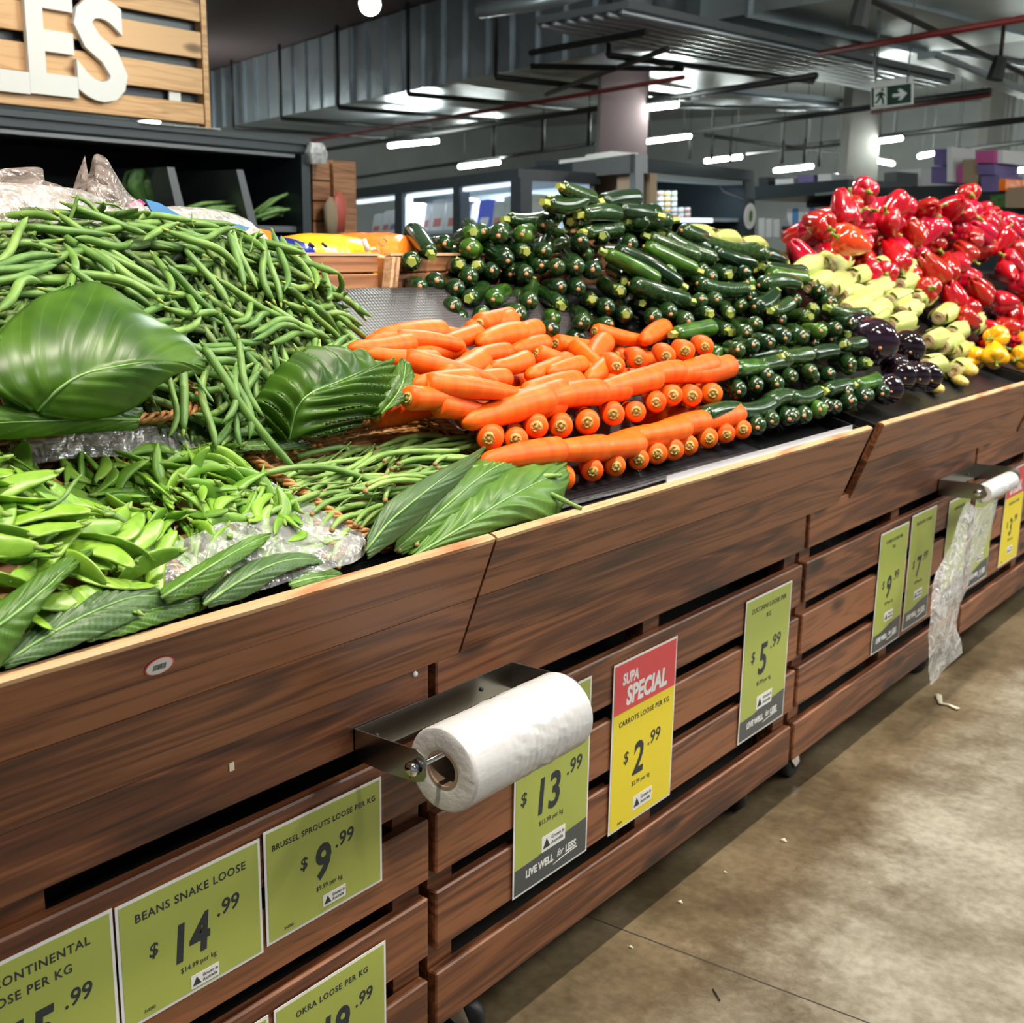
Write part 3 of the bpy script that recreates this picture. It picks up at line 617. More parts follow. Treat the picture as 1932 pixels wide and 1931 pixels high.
# ================================================================== BAG DISPENSERS
def dispenser(y0, y1, rad, lab, roll_lab, ry0, ry1, zc):
    D = thing('bag_dispenser', lab, 'bag dispenser', (0, (y0 + y1) / 2, .69), 'steel bag dispensers')
    b = MB(); b.box((.0015, y0, .690), (.004, y1, .738)); b.build('back_plate', 'steel', D)
    for yy, nm in ((y0, 'arm'), (y1, 'arm')):
        a = MB(); P = [(.0015, .738), (.128, .742), (.142, .736), (.147, .722), (.147, .708), (.142, .697), (.128, .692), (.06, .688), (.0015, .690)]
        a.prism([Vector((x, yy, z)) for x, z in P], (0, 0, 0), (0, .0025, 0)); a.build(nm, 'steel', D)
    r = MB(); r.tube([(.126, y0 - .010, .714), (.126, y1 + .012, .714)], .0042, 12); r.build('rod', 'chrome', D)
    for yy in (y0 - .014, y1 + .003):
        n = MB(); n.tube([(.126, yy, .714), (.126, yy + .004, .714), (.126, yy + .011, .714)], [.006, .0115, .0115], 12); n.build('nut', 'chrome', D)
    for yy in (.12, .78):
        s_ = MB(); yq = y0 + (y1 - y0) * yy; s_.tube([(.004, yq, .713), (.0062, yq, .713)], .0038, 10); s_.build('screw', 'dark_steel', D)
    Rl = thing('bag_roll', roll_lab, 'bag roll', (.126, (ry0 + ry1) / 2, zc - rad))
    rl = MB(); seg = 120; ny = 90; rings = []
    for j in range(ny + 1):
        y = ry0 + (ry1 - ry0) * j / ny; ring = []
        for i in range(seg):
            a = 2 * PI * i / seg; wr = math.exp(-((j / ny - .58) / .25) ** 2)
            rr = rad * (1 - .035 * (j in (0, ny))) + wr * (.0022 * mnoise.noise((math.cos(a) * 2.2, y * 110, math.sin(a) * 2.2)) + .0012 * mnoise.noise((a * 3, y * 60 + a * 6, 5)))
            ring.append(Vector((.126 + rr * math.cos(a), y, zc + rr * math.sin(a))))
        rings.append(ring + [ring[0]])
    rl.grid(rings, smooth=True, uv=False); rl.build('film', 'roll_plastic', Rl)
    cr_ = rad * .46
    for yy, sg in ((ry0, 1), (ry1, -1)):
        e = MB(); rg = []
        for q, (fr_, dy) in enumerate(((.965, 0), (.90, -.0015), (.70, .0005), (.56, -.0008), (.46, .001))):
            rg.append([Vector((.126 + rad * fr_ * math.cos(a), yy + sg * (dy + (.0012 * mnoise.noise((a * 2, q, yy)) if 0 < q < 4 else 0)), zc + rad * fr_ * math.sin(a))) for a in np.linspace(0, 2 * PI, 49)])
        e.grid(rg, smooth=True, uv=False); e.build('roll_end', 'roll_end_plastic', Rl)
    c = MB(); rg = []
    for rr_, yy in ((cr_, ry0), (cr_, ry1), (cr_ * .84, ry1), (cr_ * .84, ry0), (cr_, ry0)): rg.append([Vector((.126 + rr_ * math.cos(a), yy, zc + rr_ * math.sin(a))) for a in np.linspace(0, 2 * PI, 37)])
    c.grid(rg, smooth=False, uv=False); c.build('core', 'cardboard', Rl)
    return Rl
dispenser(1.132, 1.508, .066, 'steel bag dispenser on the near bin corner, holding the big white roll', 'thick white roll of plastic bags on the nearest dispenser', 1.190, 1.488, .689)
R2 = dispenser(3.672, 4.04, .030, 'far steel bag dispenser with a bag hanging down from it', 'thin roll of plastic bags on the far dispenser', 3.72, 4.01, .702)
bl = [[(1822, 945, .125), (1850, 958, .135), (1885, 938, .13)], [(1800, 1010, .12), (1825, 1020, .13), (1862, 1020, .128)], [(1765, 1090, .12), (1792, 1100, .135), (1830, 1090, .12)],
      [(1754, 1180, .12), (1780, 1180, .14), (1806, 1170, .12)], [(1752, 1240, .12), (1782, 1235, .13), (1812, 1205, .13)], [(1756, 1294, .125), (1785, 1262, .125), (1815, 1232, .13)]]
G = loft([[hx(*p) for p in r] for r in bl], 22, 12)
G = [[p + Vector((.006 * mnoise.noise(p * 22), 0, 0)) for p in r] for r in G]
mb = MB(); mb.grid(G, uv=False); o = settle(mb.build('plastic_bag', 'bag_film')); tag(o, 'long clear plastic bag hanging from the far dispenser to the floor', 'plastic bag')

# bits lying on the floor
for pts, lab in (([(1770, 1312), (1775, 1328), (1790, 1330), (1808, 1338)], 'curled pale vegetable scrap on the floor under the hanging bag'),):
    mb = MB(); mb.tube([hz(px, py, .006) for px, py in pts], [.012, .007, .006, .009], 8, sq=.4); o = settle(mb.build('vegetable_scrap', 'scrap')); tag(o, lab, 'scrap')
for px, py, lab, s_ in ((1478, 1589, 'small pale crumb on the floor beside the chrome castor', .008), (1368, 1648, 'tiny pale crumb on the sunlit floor', .004), (1190, 1790, 'pale crumb lying by the floor joint', .005), (1283, 1705, 'thin pale peel fragment near the bin shadow', .006)):
    p = hz(px, py, 0); mb = MB(); mb.tube([p + Vector((-s_, 0, .002)), p + Vector((0, s_ * .3, s_ * .5)), p + Vector((s_, 0, .002))], [s_ * .3, s_ * .7, s_ * .3], 6)
    o = settle(mb.build('crumb', 'scrap')); tag(o, lab, 'crumb')
mb = MB(); mb.tube([hz(1345, 1867, .003), hz(1352, 1878, .003), hz(1358, 1888, .004)], .0018, 6); o = settle(mb.build('twig', 'pipe_black')); tag(o, 'tiny dark twig on the concrete at bottom right', 'twig')

# ================================================================== PRODUCE PROTOTYPES (long axis = +X from head end at origin)
def bent(L, n, amp, ph, amp2=0):
    return [Vector((L * i / (n - 1), amp * math.sin(PI * i / (n - 1)) * math.cos(ph) + amp2 * math.sin(2 * PI * i / (n - 1)), amp * math.sin(PI * i / (n - 1)) * math.sin(ph))) for i in range(n)]
def add_child(name, mb, m, par): o = bpy.data.objects.new(name, mb.mesh(name, m)); COL.objects.link(o); o.parent = par; return o
def root(name, mb, m): o = bpy.data.objects.new(name, mb.mesh(name, m)); COL.objects.link(o); return o
def carrot(seed):
    r = random.Random(seed); L = r.uniform(.165, .195); R = .0225
    n = 22; pts = bent(L, n, r.uniform(0, .006), r.uniform(0, 6)); rs = []
    for i in range(n):
        t = i / (n - 1)
        f = 1 - .44 * t ** 1.9
        if t < .06: f *= .80 + .20 * math.sqrt(t / .06)
        if t > .88: f *= math.sqrt(max(.02, 1 - ((t - .88) / .12) ** 2)) * .9 + .1
        rs.append(R * f * (1 + .025 * mnoise.noise((t * 14, seed, 0))))
    mb = MB(); mb.tube(pts, rs, 18); o = root('carrot', mb, 'carrot_skin')
    c = MB(); c.tube([(-.0008, 0, 0), (.0005, 0, 0)], R * .52, 14)
    for k in range(9):
        a = k * 2 * PI / 9 + r.random(); c.tube([(-.0004, R * .30 * math.cos(a), R * .30 * math.sin(a)), (-.0025, R * .34 * math.cos(a + .3), R * .34 * math.sin(a + .3)), (-.0008, R * .36 * math.cos(a + .7), R * .36 * math.sin(a + .7))], .0016, 5)
    add_child('crown', c, 'carrot_crown', o)
    s = MB(); s.tube([(.001, 0, 0), (-.0035, r.uniform(-.002, .002), .001)], [.0045, .0028], 7); add_child('stem_stub', s, 'carrot_stem', o)
    return o, L, R
def zucchini(seed, light_=False):
    r = random.Random(seed); L = r.uniform(.155, .195); R = .0225
    n = 22; pts = bent(L, n, r.uniform(.002, .012), r.uniform(0, 6)); rs = []
    for i in range(n):
        t = i / (n - 1); f = .98 - .16 * t + .05 * math.sin(t * PI)
        if t < .12: f *= math.sqrt(1 - (1 - t / .12) ** 2 * .93)
        if t > .94: f *= math.sqrt(max(0, 1 - ((t - .94) / .06) ** 2)) * .35 + .65
        rs.append(R * f)
    mb = MB(); mb.tube(pts, rs, 16); o = root('zucchini', mb, 'zucchini_light_skin' if light_ else 'zucchini_skin')
    s = MB(); s.tube([(.0012, 0, 0), (-.0018, 0, 0)], [.0055, .0042], 9); add_child('blossom_scar', s, 'zucchini_scar', o)
    e = pts[-1]; d = (pts[-1] - pts[-2]).normalized(); q = MB(); q.tube([e - d * .004, e + d * .006, e + d * .020], [.0135, .0085, .0095], 5, smooth=False)
    for k in range(5):
        a = k * 2 * PI / 5; q.prism([e + Vector((-.006, .013 * math.cos(a - .4), .013 * math.sin(a - .4))), e + Vector((-.006, .013 * math.cos(a + .4), .013 * math.sin(a + .4))), e + Vector((-.018, .0165 * math.cos(a), .0165 * math.sin(a)))], (0, 0, 0), Vector((0, math.cos(a), math.sin(a))) * .002)
    add_child('stem', q, 'zucchini_stem', o)
    return o, L + .015, R
def corn(seed):
    r = random.Random(seed); L = r.uniform(.17, .20); R = .031
    n = 20; pts = bent(L, n, .004, 1); mb = MB(); rs = []
    for i in range(n):
        t = i / (n - 1); f = .86 + .2 * math.sin(min(1, t * 1.6) * PI * .55)
        if t > .6: f *= 1 - .62 * ((t - .6) / .4) ** 1.7
        if t < .05: f *= .8 + .2 * t / .05
        rs.append(R * f * .92)
    seg = 26; vs = []; 
    for i, p in enumerate(pts):
        for k in range(seg):
            a = 2 * PI * k / seg; rr = rs[i] * (1 + .035 * math.sin(5 * a + 1.2 * i / n + seed) + .02 * math.sin(13 * a + seed))
            vs.append(p + Vector((0, rr * math.cos(a), rr * math.sin(a))))
    mb.add(vs, [(i * seg + k, i * seg + (k + 1) % seg, (i + 1) * seg + (k + 1) % seg, (i + 1) * seg + k) for i in range(n - 1) for k in range(seg)] + [tuple((n - 1) * seg + k for k in range(seg))], 0, True)
    for k in range(3):
        a0 = k * 2.1 + r.random(); Pg = []
        for i in range(8):
            t = i / 7 * .9; row = []
            for j in range(5):
                a = a0 + (j - 2) * .26 * (1 - t * .6); rr = R * (.93 + .06 * t) * (1 - .35 * max(0, t - .6)) + .0012; row.append(Vector((L * t, rr * math.cos(a), rr * math.sin(a))))
            Pg.append(row)
        mb.grid(Pg, uv=False)
    o = root('corn_cob', mb, 'corn_husk')
    c = MB(); rg = [[Vector((x, R * f * math.cos(a), R * f * math.sin(a))) for a in np.linspace(0, 2 * PI, 21)] for f, x in ((.66, .001), (.60, -.002), (.30, -.003), (.26, .001), (.02, .001))]
    c.grid(rg, smooth=False, uv=False); add_child('cut_end', c, 'corn_cut', o)
    return o, L, R
def eggplant(seed):
    L = .17; R = .047; n = 22; mb = MB(); pts = [Vector((L * i / (n - 1), 0, .004 * math.sin(i / 5))) for i in range(n)]
    rs = [R * (math.sin(PI * min(1, (i / (n - 1)) ** .62 * .97 + .03)) ** .55) * (1 - .32 * (i / (n - 1))) * 1.1 + .002 for i in range(n)]
    mb.tube(pts, rs, 24); o = root('eggplant', mb, 'eggplant_skin')
    c = MB(); c.tube([(-.0, 0, 0), (-.001, 0, 0)], .004, 8); add_child('blossom_scar', c, 'zucchini_scar', o)
    c = MB(); c.tube([(L - .02, 0, 0), (L, 0, 0), (L + .02, 0, 0)], [.026, .012, .007], 8); add_child('calyx', c, 'eggplant_calyx', o)
    return o, L + .01, R
def capsicum(seed, mt='capsicum_red'):
    r = random.Random(seed); nl = r.choice([3, 4, 4]); L = r.uniform(.108, .142); R = .049; ph = r.uniform(0, 6)
    nt, na = 22, 40; G = []
    for i in range(nt):
        t = i / (nt - 1); row = []
        for k in range(na + 1):
            a = 2 * PI * (k % na) / na; lob = abs(math.cos(nl * (a + ph) / 2)) ** .7
            prof = math.sin(PI * min(1, max(0, t)) ** .72) ** .42 if 0 < t < 1 else 0
            rr = R * prof * (1.02 - .30 * t) * (.82 + .18 * lob + .03 * math.sin(a * 2 + seed))
            x = L * t
            cr2 = (rr / R)
            if t < .25: x += .016 * (1 - t / .25) * (1 - lob * .5) * 1.0
            if t > .72: x += L * .06 * lob * (t - .72) / .28 - .016 * (1 - lob) * (t - .72) / .28 - .012 * max(0, (t - .92) / .08)
            row.append(Vector((x, rr * math.cos(a), rr * math.sin(a))))
        G.append(row)
    mb = MB(); mb.grid(G, uv=False); o = root('capsicum', mb, mt)
    s = MB(); s.tube([(.019, 0, 0), (.012, 0, 0), (.004, 0, 0)], [.014, .010, .0055], 7, smooth=False); s.tube([(.006, 0, 0), (-.006, .001, 0), (-.014, .004, .001)], [.0052, .0045, .0058], 7); add_child('stem', s, 'capsicum_stem', o)
    return o, L, R
def bean(seed, L=None, mt=('bean_skin', 'bean_tip')):
    r = random.Random(seed); L = L or r.uniform(.105, .145); n = 12
    pts = bent(L, n, r.uniform(.001, .015), r.choice([0, PI, 0, PI, .6]), r.uniform(-.005, .005)); rs = []
    for i in range(n):
        t = i / (n - 1); f = 1 - .12 * abs(t - .5)
        if t < .1: f = .38 + .5 * t / .1
        if t > .86: f = .9 - .82 * ((t - .86) / .14) ** 1.2
        rs.append(.0059 * f)
    mb = MB(); mb.tube(pts, rs, 8, 0)
    d = (pts[0] - pts[1]).normalized(); mb.tube([pts[0] - d * .001, pts[0] + d * .004, pts[0] + d * .010], [.0028, .0024, .0011], 6, 1)
    return mb, mt, L, .0059, pts
def pod(seed, L=None, W=.0175, snow=False):
    r = random.Random(seed); L = L or r.uniform(.060, .082); n = 15; arc = r.uniform(.006, .014) * (1 if r.random() < .5 else -1); m_ = 5; G = []; tw = r.uniform(-.4, .4)
    top, bot = [], []
    vs = []; seg = 10
    for i in range(n):
        t = i / (n - 1); w = W * .5 * max(.04, math.sin(PI * min(1, t * .96 + .03)) ** (.42 if snow else .55)); y0 = arc * math.sin(PI * t)
        th = (.0021 + (.0011 * max(0, math.sin(t * PI * 7)) if snow else .0006)) * max(.3, math.sin(PI * min(1, t * .96 + .03)) ** .5)
        for k in range(seg):
            a = 2 * PI * k / seg; ww, hh = w * math.cos(a), th * math.sin(a) * (1.3 if not snow else 1.25)
            tt = tw * (t - .5); vs.append(Vector((L * t, y0 + ww * math.cos(tt) - hh * math.sin(tt), ww * math.sin(tt) + hh * math.cos(tt))))
    mb = MB(); mb.add(vs, [(i * seg + k, i * seg + (k + 1) % seg, (i + 1) * seg + (k + 1) % seg, (i + 1) * seg + k) for i in range(n - 1) for k in range(seg)] + [tuple(range(seg)), tuple((n - 1) * seg + k for k in range(seg))], 0, True)
    mb.tube([(.002, 0, 0), (-.003, 0, 0), (-.009, -.001, .001)], [.0038, .0028, .0012], 6, 1)
    mb.tube([(L - .001, 0, 0), (L + .006, .001, 0)], [.0012, .0003], 4, 1)
    return mb, L
def snake(seed):
    r = random.Random(seed); L = r.uniform(.17, .27); n = 20
    a1, a2, p1 = r.uniform(.005, .03), r.uniform(.003, .012), r.uniform(0, 6)
    pts = [Vector((L * i / (n - 1), a1 * math.sin(PI * i / (n - 1) + p1 * .2) + a2 * math.sin(5 * i / (n - 1) + p1), .006 * math.sin(4 * i / (n - 1) + p1))) for i in range(n)]
    rs = [.0044 * (1 + .10 * math.sin(i * 2.4)) * (1 if 1 < i < n - 2 else .75) for i in range(n)]
    mb = MB(); mb.tube(pts, rs, 8, 0); d = (pts[0] - pts[1]).normalized(); mb.tube([pts[0], pts[0] + d * .005], [.0042, .0032], 6, 1)
    return mb, L

# ------------------------------------------------------------------ packing capsules on a surface
class Pack:
    def __init__(s): s.A = np.zeros((0, 3)); s.B = np.zeros((0, 3)); s.r = np.zeros(0)
    def clear(s, P, Q, r, k):
        if len(s.A) == 0: return True
        d = s.B - s.A; dd = (d * d).sum(1)
        for t in np.linspace(0, 1, 7):
            X = P + (Q - P) * t; u = np.clip(((X - s.A) * d).sum(1) / dd, 0, 1); C = s.A + d * u[:, None]
            if (((C - X) ** 2).sum(1) < (k * (r + s.r)) ** 2).any(): return False
        return True
    def add(s, P, Q, r): s.A = np.vstack([s.A, P]); s.B = np.vstack([s.B, Q]); s.r = np.append(s.r, r)
class Surf:
    def __init__(s, rows, ni=40, nj=60, back=(-.2, 0, -.05)):
        rows = [[hx(*p) for p in r] for r in rows]
        if back: rows.append([p + Vector(back) for p in rows[-1]])
        G = loft(rows, ni, nj); s.G = np.array([[list(p) for p in r] for r in G]); a = s.G
        du = a[1:, :-1] - a[:-1, :-1]; dv = a[:-1, 1:] - a[:-1, :-1]; n = np.cross(du, dv); ar = np.linalg.norm(n, axis=2); n = n / ar[..., None]
        out = np.array([.7, -.2, .7]); sg = np.sign((n * out).sum(2)); s.n = n * sg[..., None]; s.p = ar.ravel() / ar.sum(); s.sh = ar.shape
        s.area = ar.sum()
    def sample(s, rng):
        k = rng.choice(len(s.p), p=s.p); i, j = divmod(k, s.sh[1]); u, v = rng.random(2); a = s.G
        P = a[i, j] * (1 - u) * (1 - v) + a[i + 1, j] * u * (1 - v) + a[i, j + 1] * (1 - u) * v + a[i + 1, j + 1] * u * v
        return P, s.n[i, j], i / s.sh[0], j / s.sh[1]
def frame(P, axis, up, roll=0, s=1.0):
    x = Vector(axis).normalized(); z = Vector(up); z = (z - x * z.dot(x)).normalized(); y = z.cross(x)
    M = Matrix((x, y, z)).transposed().to_4x4(); return Matrix.Translation(P) @ M @ Matrix.Rotation(roll, 4, 'X') @ Matrix.Scale(s, 4)
def put(proto, M, label, cat, group, used=set()):
    o = proto
    if proto.name in used: o = copy_tree(proto)
    else: used.add(proto.name)
    o.matrix_world = M; tag(o, label, cat, group); return o

# ------------------------------------------------------------------ carrots
CP = [carrot(i) for i in range(6)]; CK = Pack(); cnum = [0]
def place_carrot(P, Q, lab, grp, up=(0, 0, 1), s=None):
    P, Q = Vector(P), Vector(Q); i = cnum[0] % 6; cnum[0] += 1; o, L, R = CP[i]
    sc = s or max(.92, min(1.15, (Q - P).length / L)); put(o, frame(P, Q - P, up, random.uniform(0, 6), sc), lab, 'carrot', grp); d = (Q - P).normalized() * L * sc
    CK.add(list(P), list(P + d), R * sc)
back = Vector((-.62, .76, -.06)).normalized()
for px, py in ((1062, 905), (1118, 890), (1162, 881), (1205, 868), (1240, 857), (1272, 850), (1300, 842), (1338, 828), (1371, 820), (1402, 811), (1025, 915), (990, 922)):
    P = hx(px, py, -.005); d = back + Vector((0, random.uniform(-.05, .05), random.uniform(-.02, .02))); place_carrot(P, P + d * .17, 'carrot in the lowest row, cut end facing the aisle above the black mat', 'carrots of the lowest row, ends outward', s=random.uniform(.95, 1.05))
for (ax, ay), (bx, by), x in (((1055, 850), (940, 868), -.026), ((1140, 845), (1010, 852), -.03), ((1205, 838), (1080, 848), -.03), ((1250, 822), (1130, 838), -.034), ((1292, 808), (1170, 830), -.03), ((1330, 795), (1215, 820), -.034), ((1395, 781), (1300, 803), -.034)):
    place_carrot(hx(ax, ay, x), hx(bx, by, x), 'carrot laid lengthwise above the lowest row of carrot ends', 'carrots lying along the lip, lower course', s=1.16)
for px, py in ((923, 828), (973, 830), (1012, 806), (1058, 805), (1108, 798), (1157, 783), (1200, 777), (1238, 760), (1270, 746), (1306, 748), (1345, 743)):
    P = hx(px, py, -.052); d = back + Vector((0, random.uniform(-.05, .05), random.uniform(-.02, .02))); place_carrot(P, P + d * .17, 'carrot in the middle row of round cut ends', 'carrots of the middle row, ends outward', s=random.uniform(.95, 1.08))
for (ax, ay), (bx, by), x, s_ in (((1035, 752), (850, 805), -.080, 1.12), ((1055, 760), (930, 775), -.095, 1), ((1135, 740), (1010, 765), -.085, 1.05), ((1180, 733), (1060, 752), -.09, 1), ((1238, 712), (1110, 742), -.09, 1.1), ((1283, 700), (1170, 728), -.095, 1), ((1345, 688), (1235, 712), -.10, 1.1), ((1378, 690), (1280, 708), -.095, 1.1)):
    place_carrot(hx(ax, ay, x), hx(bx, by, x), 'carrot laid lengthwise above the middle row of carrot ends', 'carrots lying along the lip, upper course', s=s_ * 1.13)
for px, py in ((1205, 680), (1257, 673), (1293, 663), (1330, 655), (1163, 692)):
    P = hx(px, py, -.125); place_carrot(P, P + (back + Vector((0, random.uniform(-.2, .2), .05))) * .17, 'carrot near the top right of the stack, end outward', 'carrots of the top row, ends outward')
ZU_ = lambda px, py: -.10 - max(0, 745 - py) * .00215
for a, b_ in (((967, 605), (862, 625)), ((901, 622), (965, 598)), ((777, 634), (872, 634)), ((1013, 622), (930, 645)), ((830, 640), (702, 652)), ((866, 655), (777, 672)), ((980, 640), (880, 665)), ((958, 665), (872, 680)), ((1030, 648), (968, 662)),
              ((1048, 648), (1108, 656)), ((1070, 685), (955, 722)), ((920, 703), (808, 703)), ((992, 690), (925, 705)), ((1088, 722), (960, 742)), ((858, 742), (965, 755)), ((820, 778), (888, 788)), ((765, 765), (815, 768)), ((800, 740), (852, 745)),
              ((1138, 655), (1090, 718)), ((1122, 625), (1205, 640)), ((1250, 628), (1150, 690)), ((1183, 713), (1115, 725)), ((1150, 695), (1105, 728)), ((772, 660), (715, 665)), ((822, 695), (732, 685)), ((1008, 678), (1050, 690)), ((955, 715), (915, 720)),
              ((790, 650), (730, 655)), ((740, 655), (830, 662)), ((760, 690), (800, 700)), ((905, 690), (830, 720)), ((1080, 665), (1120, 700)), ((900, 640), (840, 655)), ((1095, 700), (1030, 715)), ((1060, 745), (980, 760)), ((890, 730), (830, 735))):
    x1 = ZU_(*a); x2 = ZU_(*b_); P, Q = hx(*a, x1), hx(*b_, x2); up = Vector((.3, 0, 1))
    L = (Q - P).length
    if L < .13: Q = P + (Q - P).normalized() * .15
    if not CK.clear(np.array(P), np.array(P + (Q - P) * .9), .019, .60): P = P + Vector((.004, 0, .012)); Q = Q + Vector((.004, 0, .012))
    place_carrot(P, Q, 'loose carrot in the jumbled top of the carrot pile', 'jumbled carrots on top of the pile')
rg = np.random.default_rng(5); n_ = 0
for _ in range(1500):
    py = rg.uniform(625, 760); px = rg.uniform(700 + max(0, py - 680) * 1.0, 1330); x = ZU_(px, py) - rg.uniform(.02, .07); P = np.array(hx(px, py, x)); a = rg.normal(0, .5); d = np.array([math.sin(a) * .5, math.cos(a), .0]); d /= np.linalg.norm(d)
    P = P - d * .08; P[2] -= .028
    if P[2] < bed(P[0]) + .02 or P[1] > 2.45: continue
    if CK.clear(P, P + d * .16, .0205, .74): place_carrot(P, P + d * .17, 'carrot partly buried under the loose top carrots', 'half buried carrots'); n_ += 1
    if n_ >= 40: break

# ------------------------------------------------------------------ zucchini
ZP = [zucchini(i, i == 4) for i in range(10)]; ZK = Pack(); znum = [0]
ZG = {'front': ('zucchini in the neat lower rows beside the carrots, tip outward', 'zucchini of the neat front rows, tips outward'),
      'along': ('zucchini laid lengthwise in the neat front stack right of the carrots', 'zucchini lying along the lip in the front stack'),
      'left': ('zucchini on the shaded left face of the tall pile, end outward', 'zucchini on the left face of the pile'),
      'right': ('zucchini on the right slope of the tall pile above the neat rows', 'zucchini on the right slope of the pile'),
      'top': ('zucchini lying across the top of the tall pile', 'zucchini on top of the pile')}
def place_zuc(P, d, key, s=1.0, flip=False, up=(0, 0, 1)):
    i = znum[0] % 10; znum[0] += 1; o, L, R = ZP[i]; P = Vector(P); d = Vector(d).normalized(); Q = P + d * L * s
    M = frame(Q, -d, up, random.uniform(0, 6), s) if flip else frame(P, d, up, random.uniform(0, 6), s)
    lab, g = ZG[key]; put(o, M, lab, 'zucchini', g); ZK.add(list(P), list(Q), R * s)
rows = [((1428, 805), (1662, 745), 9, .000, 'b'), ((1400, 772), (1655, 718), 6, -.030, 'l'), ((1392, 738), (1640, 688), 8, -.058, 'b'), ((1395, 700), (1628, 650), 6, -.085, 'l'), ((1393, 660), (1608, 612), 8, -.115, 'b')]
for (a, b_, n, x, kd) in rows:
    for k in range(n):
        t = (k + random.uniform(-.12, .12)) / (n - 1); px = a[0] + (b_[0] - a[0]) * t; py = a[1] + (b_[1] - a[1]) * t + random.uniform(-3, 3); P = hx(px, py, x)
        if kd == 'b': place_zuc(P, (-.62, .78 + random.uniform(-.08, .08), -.05), 'front', s=random.uniform(.9, 1.08), flip=random.random() < .12)
        else: place_zuc(hx(px, py, x - .012), (.02, -1, random.uniform(-.03, .03)), 'along', s=random.uniform(.95, 1.05), flip=random.random() < .5)
for px, py, x in ((1560, 768, .0), (1500, 785, .0), (1600, 740, -.02), (1530, 700, -.055), (1450, 708, -.06), (1605, 690, -.055), (1640, 745, -.01)):
    place_zuc(hx(px, py, x), (-.62, .78, -.05), 'front', s=.95)
ZS = Surf([[(770, 572, -.58), (960, 600, -.42), (1130, 650, -.33), (1290, 662, -.22), (1400, 660, -.15), (1615, 612, -.14)],
           [(772, 520, -.60), (960, 535, -.51), (1150, 570, -.41), (1300, 600, -.31), (1450, 600, -.23), (1602, 585, -.20)],
           [(785, 475, -.61), (960, 470, -.57), (1120, 480, -.49), (1300, 516, -.41), (1450, 535, -.33), (1560, 548, -.28)],
           [(835, 446, -.63), (960, 418, -.61), (1100, 402, -.56), (1260, 452, -.51), (1400, 480, -.46), (1495, 500, -.40)],
           [(850, 445, -.67), (980, 408, -.65), (1100, 366, -.59), (1215, 402, -.57), (1360, 458, -.56), (1480, 482, -.55)]], back=(-.22, 0, -.08))
rg = np.random.default_rng(11); left_n = 0
def zpass(attempts, depth, k, maxn, mode=None):
    n = 0
    for _ in range(attempts):
        P, nrm, u, v = ZS.sample(rg); P = P + nrm * (-depth - .010)
        if mode and v > mode: continue
        facing = (u < .62 and v < .45) if rg.random() < .9 else rg.random() < .15
        if u < .62 and v >= .45 and rg.random() < .28: facing = True
        if v < .16: facing = True
        if facing:
            d = np.array([-.62, rg.normal(.74, .20), rg.normal(.02, .09)]); d /= np.linalg.norm(d); A = P.copy(); B = P + d * .175; key = 'left' if v < .5 else 'right'
        else:
            a = rg.normal(1.2, .42); d = np.array([math.cos(a), math.sin(a), 0]); d -= nrm * d.dot(nrm) * .9; d /= np.linalg.norm(d)
            if rg.random() < .5: d = -d
            A = P - d * .085; B = P + d * .085; key = 'top' if u > .62 else ('left' if v < .5 else 'right')
        if B[2] < bed(B[0]) - .10 and B[0] > -.66: continue
        if ZK.clear(A, B, .0215, k) and CK.clear(A, B, .0215, .8):
            place_zuc(A, B - A, key, s=rg.uniform(.98, 1.15), flip=rg.random() < (.3 if facing else .5)); n += 1
            if n >= maxn: return n
    return n
print('zuc', zpass(7000, 0, .80, 150), zpass(4000, .028, .72, 62), zpass(2500, .01, .66, 14, .28), zpass(2500, .05, .66, 22), znum[0])
for a, b_ in (((1055, 352), (1120, 375)), ((1025, 385), (1105, 372)), ((1128, 382), (1222, 372)), ((1160, 395), (1250, 402)), ((1090, 405), (1190, 405)), ((1180, 415), (1250, 430)), ((1095, 440), (1215, 425))):
    P = hx(*a, -.55); Q = hx(*b_, -.56); place_zuc(P, Q - P, 'top', s=min(1.1, (Q - P).length / .18), flip=True)

# ------------------------------------------------------------------ corn
KP = [corn(i) for i in range(5)]; kn = 0
for a, b_ in (((1678, 617), (1825, 577)), ((1634, 606), (1690, 585)), ((1750, 644), (1800, 625)), ((1793, 633), (1830, 615)), ((1832, 620), (1860, 600)), ((1675, 570), (1745, 553)), ((1618, 567), (1690, 535)), ((1604, 526), (1680, 512)), ((1697, 540), (1750, 527)),
              ((1565, 547), (1600, 525)), ((1527, 540), (1565, 522)), ((1560, 510), (1612, 478)), ((1502, 517), (1545, 492)), ((1692, 512), (1735, 500)), ((1728, 566), (1770, 548)), ((1744, 692), (1815, 680)), ((1797, 664), (1842, 650)), ((1596, 585), (1640, 560)),
              ((1640, 548), (1690, 530)), ((1590, 560), (1650, 545)), ((1770, 600), (1800, 580)), ((1700, 590), (1740, 575)), ((1545, 500), (1590, 485)), ((1650, 505), (1700, 495)), ((1800, 700), (1840, 690)), ((1780, 655), (1830, 640)), ((1640, 590), (1690, 570))):
    x = -.09 - max(0, 700 - a[1]) * .00175; P = hx(*a, x); o, L, R = KP[kn % 5]; kn += 1
    Q = hx(*b_, x - .03); d = (Q - P).normalized(); 
    if (Q - P).length < .12: d = (d * .5 + Vector((-.6, .75, .1))).normalized()
    put(o, frame(P, d, (0, 0, 1), random.uniform(0, 6), min(1.2, max(.95, (Q - P).length / L))), 'pale husked corn cob in the heap between zucchini and red capsicums', 'corn', 'corn cobs in the heap')
